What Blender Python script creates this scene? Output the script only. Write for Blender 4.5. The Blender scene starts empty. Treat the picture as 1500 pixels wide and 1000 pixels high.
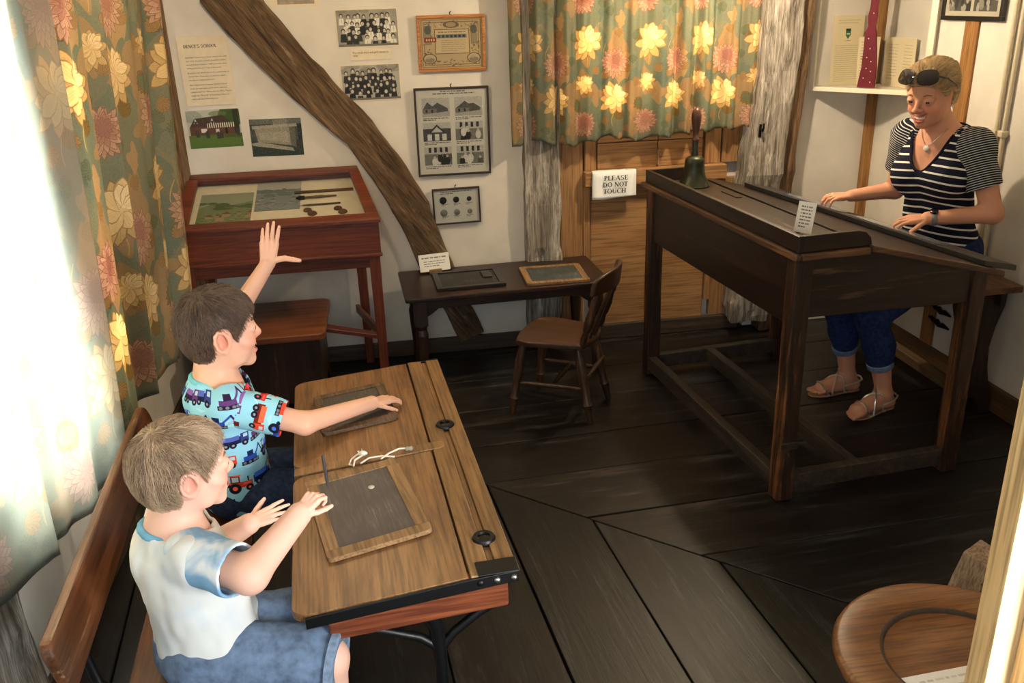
import bpy, bmesh, math, random
import numpy as np
from mathutils import Vector, Matrix, kdtree

sc = bpy.context.scene
C = sc.collection
rng = np.random.default_rng(7)
random.seed(7)
PI = math.pi

# ------------------------------------------------------------------ camera
cam = bpy.data.objects.new('camera', bpy.data.cameras.new('camera'))
C.objects.link(cam)
cam.data.lens = 36 * 1290 / 1500
cam.data.sensor_width = 36
cam.data.clip_start = 0.05
p_, y_, r_ = math.atan(505 / 1290), math.radians(8), math.radians(2)
fw = Vector((math.sin(y_) * math.cos(p_), math.cos(y_) * math.cos(p_), -math.sin(p_)))
rt = Vector((math.cos(y_), -math.sin(y_), 0))
up = rt.cross(fw)
rt2 = rt * math.cos(r_) - up * math.sin(r_)
up2 = up * math.cos(r_) + rt * math.sin(r_)
cam.matrix_world = Matrix(((rt2.x, up2.x, -fw.x, 0), (rt2.y, up2.y, -fw.y, 0), (rt2.z, up2.z, -fw.z, 1.92), (0, 0, 0, 1)))
sc.camera = cam

# ------------------------------------------------------------------ world, lights, exposure
sc.view_settings.view_transform = 'Standard'
sc.view_settings.look = 'None'
sc.view_settings.gamma = 1
sc.view_settings.use_curve_mapping = False
sc.view_settings.exposure = 0.36
w = bpy.data.worlds.new('world'); sc.world = w
w.use_nodes = True
w.node_tree.nodes['Background'].inputs[0].default_value = (0.80, 0.90, 1.0, 1)
w.node_tree.nodes['Background'].inputs[1].default_value = 0.55

def area(name, loc, aim, sx, sy, power, col, spread=180):
    l = bpy.data.lights.new(name, 'AREA'); l.shape = 'RECTANGLE'; l.size = sx; l.size_y = sy
    l.energy = power; l.color = col; l.spread = math.radians(spread)
    o = bpy.data.objects.new(name, l); C.objects.link(o); o.location = loc
    o.rotation_euler = (Vector(aim) - Vector(loc)).to_track_quat('-Z', 'Z').to_euler()
    return o
def lamp(name, loc, power, col, rad=0.03):
    l = bpy.data.lights.new(name, 'POINT'); l.energy = power; l.color = col; l.shadow_soft_size = rad
    o = bpy.data.objects.new(name, l); C.objects.link(o); o.location = loc
    return o
area('daylight_left_window', (-1.55, 2.35, 1.40), (0.6, 2.2, 0.8), 1.5, 1.4, 270, (0.90, 0.96, 1.0))
area('daylight_back_window', (1.50, 5.35, 1.85), (1.5, 4.7, 1.6), 1.1, 0.9, 120, (1.0, 0.93, 0.80))
area('daylight_passage_window', (1.27, 0.30, 1.15), (0.90, 0.95, 1.1), 0.20, 0.9, 9, (1.0, 0.97, 0.92), 60)
area('fill_behind_camera', (-0.25, -0.55, 1.95), (0.75, 3.0, 0.4), 1.3, 0.8, 17, (0.88, 0.95, 1.0))  # added fill lamp out of view, evens out the room from the camera side
area('fill_camera_right', (1.85, -0.50, 1.40), (-1.0, 2.3, 0.45), 0.6, 1.0, 27, (0.84, 0.93, 1.0))  # added fill lamp out of view, brightens the wall below the left curtain
lamp('ceiling_lamp', (1.70, 4.05, 2.06), 46, (1.0, 0.80, 0.54))
lamp('ceiling_lamp_left', (-0.45, 3.55, 2.26), 18, (1.0, 0.76, 0.46))

# ------------------------------------------------------------------ helpers
def lin(c):
    return tuple((v / 255 / 12.92 if v / 255 <= 0.04045 else ((v / 255 + 0.055) / 1.055) ** 2.4) for v in c) + (1,)

def newmat(name, rough=0.6, col=None, metal=0.0, spec=0.5):
    m = bpy.data.materials.new(name); m.use_nodes = True
    b = m.node_tree.nodes['Principled BSDF']
    b.inputs['Roughness'].default_value = rough; b.inputs['Metallic'].default_value = metal
    b.inputs['Specular IOR Level'].default_value = spec
    if col: b.inputs['Base Color'].default_value = lin(col)
    return m, m.node_tree.nodes, m.node_tree.links, b

def ramp(n, stops):
    r = n.new('ShaderNodeValToRGB'); e = r.color_ramp.elements
    while len(e) < len(stops): e.new(0.5)
    for i, (p, c) in enumerate(stops):
        e[i].position = p; e[i].color = lin(c)
    return r

def plain(name, col, rough=0.6, metal=0.0, spec=0.5, vary=0.12, scale=30, bump=0.0):
    m, n, l, b = newmat(name, rough, col, metal, spec)
    t = n.new('ShaderNodeTexCoord'); no = n.new('ShaderNodeTexNoise')
    no.inputs['Scale'].default_value = scale; no.inputs['Detail'].default_value = 5
    l.new(t.outputs['Object'], no.inputs['Vector'])
    lo = tuple(max(0, c * (1 - vary)) for c in col); hi = tuple(min(255, c * (1 + vary)) for c in col)
    r = ramp(n, [(0.3, lo), (0.7, hi)]); l.new(no.outputs['Fac'], r.inputs['Fac']); l.new(r.outputs['Color'], b.inputs['Base Color'])
    if bump:
        bp = n.new('ShaderNodeBump'); bp.inputs['Strength'].default_value = bump; bp.inputs['Distance'].default_value = 0.004
        l.new(no.outputs['Fac'], bp.inputs['Height']); l.new(bp.outputs['Normal'], b.inputs['Normal'])
    return m

def wood(name, dark, mid, light, axis=0, scale=1.0, rough=0.45, wear=0.0, wearcol=(170, 130, 90), bump=0.15, cross=14, spec=0.5, dust=0.0):
    m, n, l, b = newmat(name, rough, None, 0, spec)
    t = n.new('ShaderNodeTexCoord'); oi = n.new('ShaderNodeObjectInfo')
    ad = n.new('ShaderNodeVectorMath'); ad.operation = 'ADD'
    cx = n.new('ShaderNodeCombineXYZ'); mu = n.new('ShaderNodeMath'); mu.operation = 'MULTIPLY'; mu.inputs[1].default_value = 37
    l.new(oi.outputs['Random'], mu.inputs[0])
    for i in range(3): l.new(mu.outputs[0], cx.inputs[i])
    l.new(t.outputs['Object'], ad.inputs[0]); l.new(cx.outputs[0], ad.inputs[1])
    mp = n.new('ShaderNodeMapping'); s = [cross * scale] * 3; s[axis] = 1.1 * scale
    mp.inputs['Scale'].default_value = s; l.new(ad.outputs[0], mp.inputs['Vector'])
    a = n.new('ShaderNodeTexNoise'); a.inputs['Scale'].default_value = 1.6; a.inputs['Detail'].default_value = 9
    a.inputs['Roughness'].default_value = 0.66; a.inputs['Distortion'].default_value = 0.7
    l.new(mp.outputs[0], a.inputs['Vector'])
    r = ramp(n, [(0.30, dark), (0.5, mid), (0.72, light)]); l.new(a.outputs['Fac'], r.inputs['Fac'])
    mp2 = n.new('ShaderNodeMapping'); s2 = [60 * scale] * 3; s2[axis] = 2.5 * scale; mp2.inputs['Scale'].default_value = s2
    l.new(ad.outputs[0], mp2.inputs['Vector'])
    f = n.new('ShaderNodeTexNoise'); f.inputs['Scale'].default_value = 2.2; f.inputs['Detail'].default_value = 4
    l.new(mp2.outputs[0], f.inputs['Vector'])
    mx = n.new('ShaderNodeMix'); mx.data_type = 'RGBA'; mx.blend_type = 'MULTIPLY'; mx.inputs[0].default_value = 0.55
    r2 = ramp(n, [(0.36, (120, 115, 110)), (0.55, (255, 255, 255))]); l.new(f.outputs['Fac'], r2.inputs['Fac'])
    l.new(r.outputs['Color'], mx.inputs[6]); l.new(r2.outputs['Color'], mx.inputs[7])
    out = mx.outputs[2]
    if wear > 0:
        wn = n.new('ShaderNodeTexNoise'); wn.inputs['Scale'].default_value = 1.1; wn.inputs['Detail'].default_value = 10; wn.inputs['Roughness'].default_value = 0.75
        l.new(mp.outputs[0], wn.inputs['Vector'])
        wr = ramp(n, [(0.62 - wear * 0.2, (0, 0, 0)), (0.72 - wear * 0.1, (255, 255, 255))]); l.new(wn.outputs['Fac'], wr.inputs['Fac'])
        m2 = n.new('ShaderNodeMix'); m2.data_type = 'RGBA'; m2.inputs[7].default_value = lin(wearcol)
        l.new(wr.outputs['Color'], m2.inputs[0]); l.new(out, m2.inputs[6]); out = m2.outputs[2]
    if dust > 0:
        dn = n.new('ShaderNodeTexNoise'); dn.inputs['Scale'].default_value = 2.3; dn.inputs['Detail'].default_value = 9; dn.inputs['Roughness'].default_value = 0.7
        l.new(ad.outputs[0], dn.inputs['Vector'])
        dr = ramp(n, [(0.50, (0, 0, 0)), (0.75, (int(255 * dust),) * 3)]); l.new(dn.outputs['Fac'], dr.inputs['Fac'])
        m3 = n.new('ShaderNodeMix'); m3.data_type = 'RGBA'; m3.inputs[7].default_value = lin((150, 146, 138))
        l.new(dr.outputs['Color'], m3.inputs[0]); l.new(out, m3.inputs[6]); out = m3.outputs[2]
    l.new(out, b.inputs['Base Color'])
    bp = n.new('ShaderNodeBump'); bp.inputs['Strength'].default_value = bump; bp.inputs['Distance'].default_value = 0.004
    l.new(a.outputs['Fac'], bp.inputs['Height']); l.new(bp.outputs['Normal'], b.inputs['Normal'])
    return m

def imgmat(name, arr, rough=0.7, spec=0.3, translucent=0.0, coat=0.0):
    """arr: H x W x 3 in 0..1 display values, row 0 at the top."""
    h, w_ = arr.shape[:2]
    im = bpy.data.images.new(name, w_, h)
    px = np.ones((h, w_, 4), np.float32); px[..., :3] = np.clip(arr[::-1], 0, 1)
    im.pixels.foreach_set(px.ravel()); im.update(); im.pack()
    m, n, l, b = newmat(name, rough, None, 0, spec)
    t = n.new('ShaderNodeTexImage'); t.image = im
    uv = n.new('ShaderNodeUVMap'); uv.uv_map = 'UVMap'; l.new(uv.outputs[0], t.inputs['Vector'])
    l.new(t.outputs['Color'], b.inputs['Base Color'])
    if coat: b.inputs['Coat Weight'].default_value = coat
    if translucent:
        tr = n.new('ShaderNodeBsdfTranslucent'); l.new(t.outputs['Color'], tr.inputs['Color'])
        mx = n.new('ShaderNodeMixShader'); mx.inputs[0].default_value = translucent
        l.new(b.outputs[0], mx.inputs[1]); l.new(tr.outputs[0], mx.inputs[2]); l.new(mx.outputs[0], n['Material Output'].inputs['Surface'])
    return m

def tag(o, label=None, cat=None, group=None, kind=None):
    if label: o['label'] = label
    if cat: o['category'] = cat
    if group: o['group'] = group
    if kind: o['kind'] = kind
    return o

def thing(name, label, cat, loc=(0, 0, 0), rotz=0.0, group=None, rot=None):
    o = bpy.data.objects.new(name, None); C.objects.link(o); o.empty_display_size = 0.05
    o.location = loc; o.rotation_euler = rot if rot else (0, 0, rotz)
    return tag(o, label, cat, group)

def frame(d):
    d = Vector(d).normalized()
    a = Vector((0, 0, 1)) if abs(d.z) < 0.9 else Vector((0, 1, 0))
    x = a.cross(d).normalized(); y = d.cross(x)
    return x, y, d

class MB:
    def __init__(s): s.v = []; s.f = []
    def add(s, v, f):
        k = len(s.v); s.v += [tuple(p) for p in v]; s.f += [tuple(i + k for i in q) for q in f]; return s
    def box(s, c, d, rot=None):
        """centre, full size, optional (rx,ry,rz)"""
        vs = [Vector((sx * d[0] / 2, sy * d[1] / 2, sz * d[2] / 2)) for sx in (-1, 1) for sy in (-1, 1) for sz in (-1, 1)]
        if rot:
            from mathutils import Euler
            M = Euler(rot).to_matrix(); vs = [M @ v for v in vs]
        vs = [v + Vector(c) for v in vs]
        return s.add(vs, [(0, 1, 3, 2), (4, 6, 7, 5), (0, 4, 5, 1), (2, 3, 7, 6), (0, 2, 6, 4), (1, 5, 7, 3)])
    def span(s, a, b):
        return s.box([(a[i] + b[i]) / 2 for i in range(3)], [abs(b[i] - a[i]) for i in range(3)])
    def bar(s, p, q, w_, h_, w2=None, h2=None):
        p, q = Vector(p), Vector(q); x, y, d = frame(q - p); w2 = w2 or w_; h2 = h2 or h_
        vs = []
        for o, ww, hh in ((p, w_, h_), (q, w2, h2)):
            vs += [o + x * sx * ww / 2 + y * sy * hh / 2 for sx, sy in ((-1, -1), (1, -1), (1, 1), (-1, 1))]
        return s.add(vs, [(3, 2, 1, 0), (4, 5, 6, 7), (0, 1, 5, 4), (1, 2, 6, 5), (2, 3, 7, 6), (3, 0, 4, 7)])
    def turned(s, p, q, prof, n=16):
        """prof: list of (t 0..1, radius) along p->q"""
        p, q = Vector(p), Vector(q); x, y, d = frame(q - p); L = (q - p).length; vs = []; fs = []
        for t, r in prof:
            for i in range(n):
                a = 2 * PI * i / n; vs.append(p + d * (t * L) + x * (r * math.cos(a)) + y * (r * math.sin(a)))
        m = len(prof)
        for j in range(m - 1):
            for i in range(n):
                k = (i + 1) % n; fs.append((j * n + i, j * n + k, (j + 1) * n + k, (j + 1) * n + i))
        fs.append(tuple(range(n))[::-1]); fs.append(tuple((m - 1) * n + i for i in range(n)))
        return s.add(vs, fs)
    def cyl(s, p, q, r, r2=None, n=16): return s.turned(p, q, [(0, r), (1, r2 if r2 is not None else r)], n)
    def tube(s, pts, r, n=8):
        pts = [Vector(p) for p in pts]; vs = []; fs = []; m = len(pts); x = None
        for j, p in enumerate(pts):
            d = (pts[min(j + 1, m - 1)] - pts[max(j - 1, 0)]).normalized()
            if x is None: x, y, _ = frame(d)
            else:
                x = (x - d * x.dot(d)).normalized(); y = d.cross(x)
            rr = r[j] if isinstance(r, (list, tuple)) else r
            vs += [p + x * (rr * math.cos(2 * PI * i / n)) + y * (rr * math.sin(2 * PI * i / n)) for i in range(n)]
        for j in range(m - 1):
            for i in range(n):
                k = (i + 1) % n; fs.append((j * n + i, j * n + k, (j + 1) * n + k, (j + 1) * n + i))
        fs.append(tuple(range(n))[::-1]); fs.append(tuple((m - 1) * n + i for i in range(n)))
        return s.add(vs, fs)
    def prism(s, poly, lo, hi, axis=2):
        """2D polygon (ccw) extruded along axis; poly coords are the other two axes in order"""
        n = len(poly); vs = []
        for h in (lo, hi):
            for a, b in poly:
                c = [a, b]; c.insert(axis, h); vs.append(c)
        fs = [tuple(range(n))[::-1], tuple(range(n, 2 * n))] + [(i, (i + 1) % n, n + (i + 1) % n, n + i) for i in range(n)]
        if axis == 1: fs = [f[::-1] for f in fs]
        return s.add(vs, fs)
    def build(s, name, mat, parent=None, bevel=0.0, smooth=False, label=None, uv=None, seg=2, kind=None, loc=None):
        me = bpy.data.meshes.new(name); me.from_pydata([tuple(p) for p in s.v], [], s.f); me.validate()
        bm = bmesh.new(); bm.from_mesh(me); bmesh.ops.recalc_face_normals(bm, faces=bm.faces); bm.to_mesh(me); bm.free()
        if uv:   # (axis_u, axis_v, u0, u1, v0, v1)
            L_ = me.uv_layers.new(name='UVMap'); au, av, u0, u1, v0, v1 = uv
            for lp in me.loops:
                co = me.vertices[lp.vertex_index].co
                L_.data[lp.index].uv = ((co[au] - u0) / (u1 - u0), (co[av] - v0) / (v1 - v0))
        if smooth: me.polygons.foreach_set('use_smooth', [True] * len(me.polygons))
        o = bpy.data.objects.new(name, me); C.objects.link(o); o.parent = parent
        if mat: me.materials.append(mat)
        if loc: o.location = loc
        if bevel:
            b = o.modifiers.new('bevel', 'BEVEL'); b.width = bevel; b.segments = seg; b.limit_method = 'ANGLE'; b.angle_limit = math.radians(40)
            if smooth: b.harden_normals = False
        if smooth:
            me.set_sharp_from_angle(angle=math.radians(50))
        if label: o['label'] = label
        if kind: o['kind'] = kind
        return o

def rounded(x0, x1, y0, y1, r, n=5):
    """ccw rounded rectangle; r = (bl, br, tr, tl)"""
    if not isinstance(r, (tuple, list)): r = (r,) * 4
    out = []
    for cx, cy, a0, rr in ((x0 + r[0], y0 + r[0], PI, r[0]), (x1 - r[1], y0 + r[1], 1.5 * PI, r[1]), (x1 - r[2], y1 - r[2], 0, r[2]), (x0 + r[3], y1 - r[3], 0.5 * PI, r[3])):
        if rr <= 1e-6: out.append((cx, cy)); continue
        for i in range(n + 1):
            a = a0 + i * PI / 2 / n; out.append((cx + rr * math.cos(a), cy + rr * math.sin(a)))
    return out

# ------------------------------------------------------------------ flat print painting (numpy)
class Canvas:
    def __init__(s, w_, h_, col): s.w, s.h = w_, h_; s.a = np.ones((h_, w_, 3), np.float32) * (np.array(col, np.float32) / 255)
    def _win(s, x0, x1, y0, y1):
        x0, x1 = max(0, int(x0)), min(s.w, int(x1) + 2); y0, y1 = max(0, int(y0)), min(s.h, int(y1) + 2)
        if x1 <= x0 or y1 <= y0: return None
        yy, xx = np.mgrid[y0:y1, x0:x1] + 0.5
        return slice(y0, y1), slice(x0, x1), xx, yy
    def put(s, sl, mask, col, al=1.0):
        m = (np.clip(mask, 0, 1) * al)[..., None]; s.a[sl[0], sl[1]] = s.a[sl[0], sl[1]] * (1 - m) + m * (np.array(col, np.float32) / 255)
    def rect(s, x0, y0, x1, y1, col, al=1.0): s.poly([(x0, y0), (x1, y0), (x1, y1), (x0, y1)], col, al)
    def disc(s, cx, cy, rx, ry, col, al=1.0):
        q = s._win(cx - rx, cx + rx, cy - ry, cy + ry)
        if q: s.put(q, (1 - np.hypot((q[2] - cx) / rx, (q[3] - cy) / ry)) * min(rx, ry) + 0.5, col, al)
    def poly(s, pts, col, al=1.0):
        xs = [p[0] for p in pts]; ys = [p[1] for p in pts]; q = s._win(min(xs), max(xs), min(ys), max(ys))
        if not q: return
        ins = np.zeros(q[2].shape, bool); n = len(pts)
        for i in range(n):
            (xa, ya), (xb, yb) = pts[i], pts[(i + 1) % n]
            if ya == yb: continue
            c = ((ya > q[3]) != (yb > q[3])) & (q[2] < (xb - xa) * (q[3] - ya) / (yb - ya) + xa); ins ^= c
        s.put(q, ins.astype(np.float32), col, al)
    def line(s, x0, y0, x1, y1, wd, col, al=1.0):
        q = s._win(min(x0, x1) - wd, max(x0, x1) + wd, min(y0, y1) - wd, max(y0, y1) + wd)
        if not q: return
        dx, dy = x1 - x0, y1 - y0; L2 = dx * dx + dy * dy + 1e-9
        t = np.clip(((q[2] - x0) * dx + (q[3] - y0) * dy) / L2, 0, 1)
        s.put(q, wd / 2 - np.hypot(q[2] - x0 - t * dx, q[3] - y0 - t * dy) + 0.5, col, al)
    def noise(s, amt, sc_=1, seed=0):
        r = np.random.default_rng(seed); n = r.normal(0, 1, (s.h // sc_ + 1, s.w // sc_ + 1)).astype(np.float32)
        n = np.kron(n, np.ones((sc_, sc_), np.float32))[:s.h, :s.w]; s.a = np.clip(s.a + n[..., None] * amt, 0, 1)
    def blur(s, n=1):
        for _ in range(n):
            p = np.pad(s.a, ((1, 1), (1, 1), (0, 0)), 'edge'); s.a = (p[:-2, 1:-1] + p[2:, 1:-1] + p[1:-1, :-2] + p[1:-1, 2:] + 2 * p[1:-1, 1:-1]) / 6
        return s
    def text_lines(s, x0, x1, y, n, dy, hh, col, seed=0, last=0.6, al=0.8):
        r = random.Random(seed)
        for i in range(n):
            xe = x1 if i < n - 1 else x0 + (x1 - x0) * last; x = x0
            while x < xe - 3:
                L = r.uniform(1.2, 4.5) * hh
                s.rect(x, y + i * dy, min(x + L, xe), y + i * dy + hh, col, al * r.uniform(0.55, 1)); x += L + hh * 0.7

def vnoise(p, scale, seed=0):
    """trilinear value noise, p (n,3) -> (n,) in -1..1"""
    r = np.random.default_rng(seed); T = r.uniform(-1, 1, (32, 32, 32)).astype(np.float32)
    q = np.asarray(p) * scale + 100.37; i = np.floor(q).astype(int); f = q - i; f = f * f * (3 - 2 * f); o = 0
    for a in (0, 1):
        for b in (0, 1):
            for c in (0, 1):
                wgt = (f[:, 0] if a else 1 - f[:, 0]) * (f[:, 1] if b else 1 - f[:, 1]) * (f[:, 2] if c else 1 - f[:, 2])
                o = o + wgt * T[(i[:, 0] + a) % 32, (i[:, 1] + b) % 32, (i[:, 2] + c) % 32]
    return o

def rough_mesh(o, amt, scale, seed=0, cuts=0):
    """uneven hewn surface: cut the mesh and push its vertices about"""
    me = o.data; bm = bmesh.new(); bm.from_mesh(me)
    if cuts: bmesh.ops.subdivide_edges(bm, edges=bm.edges[:], cuts=cuts, use_grid_fill=True)
    bm.normal_update()
    P = np.array([v.co[:] for v in bm.verts]); N = np.array([v.normal[:] for v in bm.verts])
    d = vnoise(P, scale, seed) * amt + vnoise(P, scale * 3.1, seed + 1) * amt * 0.4
    for v, a, nn in zip(bm.verts, d, N): v.co += Vector(nn * a)
    bm.to_mesh(me); bm.free(); me.update()
# ------------------------------------------------------------------ materials
PLASTER = plain('plaster', (216, 211, 202), 0.85, vary=0.03, scale=6, bump=0.12, spec=0.2)
CEIL = plain('ceiling_plaster', (225, 220, 208), 0.9, vary=0.03, scale=6, spec=0.2)
FLOORW = wood('dark_floor_oak', (13, 11, 10), (24, 20, 18), (38, 32, 29), 0, 0.9, 0.42, wear=0.35, wearcol=(78, 72, 68), bump=0.35, cross=10, spec=0.4, dust=0.30)
OLDGREY = wood('weathered_grey_oak', (74, 67, 60), (142, 134, 124), (188, 182, 174), 2, 1.3, 0.85, wear=0.3, wearcol=(208, 203, 196), bump=0.8, cross=16, spec=0.2)
OLDBROWN = wood('old_brown_oak', (62, 46, 32), (112, 88, 64), (150, 122, 92), 0, 1.5, 0.8, wear=0.12, wearcol=(165, 140, 112), bump=0.8, cross=12, spec=0.2)
PINE = wood('honey_pine', (150, 110, 70), (162, 121, 79), (174, 134, 92), 2, 0.8, 0.45, bump=0.05, cross=7)
PINEX = wood('honey_pine_across', (150, 110, 70), (162, 121, 79), (174, 134, 92), 0, 0.8, 0.45, bump=0.05, cross=7)
JAMB = wood('pale_pine', (208, 168, 110), (226, 190, 134), (238, 208, 158), 2, 0.8, 0.5, bump=0.08, cross=12)
SILL = wood('dark_sill_oak', (40, 32, 26), (66, 54, 42), (88, 74, 58), 0, 1, 0.6, bump=0.4, dust=0.2)
STUD = wood('brown_stud', (128, 88, 46), (160, 114, 62), (182, 136, 80), 2, 0.9, 0.6, bump=0.2)

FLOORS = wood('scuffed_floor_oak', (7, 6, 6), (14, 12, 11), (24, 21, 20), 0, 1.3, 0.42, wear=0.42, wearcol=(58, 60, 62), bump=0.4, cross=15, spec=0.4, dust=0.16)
# ------------------------------------------------------------------ floor: every board its own piece
def clip(poly, a, b, c):            # keep a*x+b*y<=c
    out = []
    for i in range(len(poly)):
        p, q = poly[i], poly[(i + 1) % len(poly)]
        dp, dq = a * p[0] + b * p[1] - c, a * q[0] + b * q[1] - c
        if dp <= 0: out.append(p)
        if (dp < 0) != (dq < 0) and dp != dq:
            t = dp / (dp - dq); out.append((p[0] + t * (q[0] - p[0]), p[1] + t * (q[1] - p[1])))
    return out
fl = MB().span((-1.25, -2.6, -0.10), (3.0, 4.95, -0.026)).build('floor', plain('floor_gap', (12, 10, 9), 0.9))
tag(fl, 'dark oak plank floor with mitred change of board direction', kind='structure')
ROOM = [(-1.25, -2.6), (3.0, -2.6), (3.0, 4.95), (-1.25, 4.95)]
dA, dB = (0.33, 3.236), (1.379, 2.266)
nd = (dB[1] - dA[1], -(dB[0] - dA[0])); nl = math.hypot(*nd); nd = (nd[0] / nl, nd[1] / nl); cd_ = nd[0] * dA[0] + nd[1] * dA[1]
def boards(direction, keep, w0, widths, name):
    ax = Vector((math.cos(direction), math.sin(direction))); ay = Vector((-ax.y, ax.x)); s = w0; i = 0
    while s < 8:
        wd = widths[i % len(widths)]; i += 1
        g = 0.003
        poly = clip(ROOM, -ay.x, -ay.y, -(s + g)); poly = clip(poly, ay.x, ay.y, s + wd - g) if poly else poly
        if poly: poly = clip(poly, keep * nd[0], keep * nd[1], keep * cd_ - 0.004)
        s += wd
        if len(poly) < 3: continue
        c = Vector((sum(p[0] for p in poly) / len(poly), sum(p[1] for p in poly) / len(poly)))
        loc = [((Vector(p) - c).dot(ax), (Vector(p) - c).dot(ay)) for p in poly]
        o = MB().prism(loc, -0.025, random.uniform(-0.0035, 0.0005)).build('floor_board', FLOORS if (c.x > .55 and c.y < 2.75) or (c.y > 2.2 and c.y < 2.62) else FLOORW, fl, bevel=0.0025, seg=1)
        o.location = (c.x, c.y, 0); o.rotation_euler = (0, 0, direction)
far_side = 1 if nd[0] * 1.0 + nd[1] * 4.0 < cd_ else -1
boards(math.radians(3.2), far_side, -3.2, [0.37, 0.345, 0.36, 0.33, 0.38], 'a')
boards(math.radians(95.3), -far_side, -3.355, [0.345, 0.33, 0.35, 0.34], 'b')

# ------------------------------------------------------------------ walls
def wall(name, label, boxes, mat):
    m = MB()
    for a, b in boxes: m.span(a, b)
    return tag(m.build(name, mat), label, kind='structure')
wl = wall('wall_left', 'white plastered left wall with the curtained window', [
    ((-1.28, -0.6, 0), (-1.10, 4.95, 0.66)), ((-1.28, -0.6, 2.05), (-1.10, 4.95, 2.36)),
    ((-1.28, -0.6, 0.66), (-1.10, 1.62, 2.05)), ((-1.28, 3.20, 0.66), (-1.10, 4.95, 2.05))], PLASTER)
wb = wall('wall_back', 'cream plastered back wall hung with photographs and frames', [
    ((-1.10, 4.80, 0), (0.80, 4.95, 2.36)), ((2.10, 4.80, 0), (2.98, 4.95, 2.36)), ((0.80, 4.80, 2.12), (2.10, 4.95, 2.36)),
    ((0.80, 4.845, 0), (2.10, 4.95, 1.33)), ((0.80, 4.80, 1.33), (1.04, 4.95, 2.12)), ((1.97, 4.80, 1.33), (2.10, 4.95, 2.12))], PLASTER)
wr = wall('wall_right', 'white plastered right wall behind the tall bench', [((2.80, 1.12, 0), (2.98, 4.95, 2.36))], PLASTER)
wall('wall_front', 'plaster partition beside the doorway', [((0.985, 1.0, 0), (2.98, 1.12, 2.36)), ((-1.10, 0.98, 2.12), (0.985, 1.12, 2.36))], PLASTER)
wall('ceiling', 'off-white plastered ceiling', [((-1.28, -0.6, 2.36), (2.98, 4.95, 2.44))], CEIL)

# pine panelling under the back window
def pc(a, b, name, mat=PINE, bev=0.003, par=None):
    c = [(a[i] + b[i]) / 2 for i in range(3)]
    m = MB().span([a[i] - c[i] for i in range(3)], [b[i] - c[i] for i in range(3)])
    return m.build(name, mat, par or wb, bevel=bev, loc=c)
pc((0.975, 4.795, 0.085), (1.105, 4.845, 1.33), 'stile')
pc((1.105, 4.785, 0.30), (1.145, 4.845, 0.915), 'stile')
pc((1.150, 4.800, 0.085), (1.52, 4.845, 0.915), 'panel_board', PINEX)
pc((1.525, 4.800, 0.085), (1.835, 4.845, 0.915), 'panel_board', PINEX)
pc((1.84, 4.785, 0.19), (1.875, 4.845, 0.915), 'stile')
pc((1.88, 4.800, 0.085), (2.03, 4.845, 0.915), 'panel_board')
pc((1.150, 4.796, 0.085), (1.84, 4.800, 0.10), 'bottom_bead', PINEX, 0.001)
pc((1.105, 4.735, 0.922), (1.925, 4.845, 1.003), 'ledge_rail', PINEX, 0.006)
pc((1.115, 4.79, 1.003), (1.18, 4.845, 1.33), 'stile')
pc((1.19, 4.805, 1.003), (1.535, 4.845, 1.145), 'panel_board', PINEX)
pc((1.54, 4.805, 1.003), (1.80, 4.845, 1.145), 'panel_board', PINEX)
pc((1.19, 4.805, 1.149), (1.535, 4.845, 1.33), 'panel_board', PINEX)
pc((1.54, 4.805, 1.149), (1.80, 4.845, 1.33), 'panel_board', PINEX)
pc((1.81, 4.79, 1.003), (1.90, 4.845, 1.33), 'stile')
pc((1.91, 4.795, 1.003), (2.03, 4.845, 1.33), 'panel_board')
lt = MB().turned((1.537, 4.79, 1.02), (1.537, 4.79, 1.10), [(0, .006), (.2, .009), (.35, .005), (.55, .005), (.7, .011), (.9, .011), (1, .004)], 10).build('wooden_turn_button', PINE, wb, smooth=True)

# sill boards, skirtings
tag(MB().span((-1.0, 4.772, 0), (2.06, 4.80, 0.088)).build('baseboard_back', SILL, bevel=0.004), 'dark oak sill board along the foot of the back wall', kind='structure')
SK = wood('brown_skirting', (58, 42, 28), (86, 62, 40), (104, 78, 52), 1, 1, 0.6)
tag(MB().span((2.775, 1.14, 0), (2.80, 4.78, 0.125)).build('baseboard_right', SK, bevel=0.004), 'brown skirting along the right wall', kind='structure')
tag(MB().span((-1.10, 1.2, 0), (-1.08, 4.75, 0.10)).build('baseboard_left', SILL, bevel=0.004), 'dark skirting along the left wall', kind='structure')

# timbers of the frame
def timber(name, label, pts, secs, mat, amt=0.008, cuts=5, seed=0, par=None):
    """pts: bent axis points; secs: (w,h) at each; built as a chain of hewn beam lengths"""
    m = MB(); vs = []
    for p, (a, b) in zip(pts, secs): vs.append([(p[0] + sx * a / 2, p[1] + sy * b / 2, p[2]) for sx, sy in ((-1, -1), (1, -1), (1, 1), (-1, 1))])
    allv = [v for r in vs for v in r]; n = len(pts); fs = [(3, 2, 1, 0), tuple(4 * (n - 1) + i for i in range(4))]
    for j in range(n - 1):
        for i in range(4): fs.append((4 * j + i, 4 * j + (i + 1) % 4, 4 * j + 4 + (i + 1) % 4, 4 * j + 4 + i))
    m.add(allv, fs); o = m.build(name, mat, par, bevel=0.006)
    rough_mesh(o, amt, 9, seed, cuts); return tag(o, label, kind='structure')
OLDZ = wood('old_brown_post', (66, 50, 36), (116, 92, 68), (152, 124, 94), 2, 1.5, 0.8, wear=0.15, wearcol=(165, 140, 112), bump=0.8, cross=12, spec=0.2)
timber('trim_1', 'weathered grey oak post left of the panelling', [(0.868, 4.80, 0.0), (0.866, 4.80, 0.6), (0.868, 4.80, 1.2), (0.875, 4.80, 2.36)], [(0.20, 0.14)] * 4, OLDGREY, 0.010, 9, 1)
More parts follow.
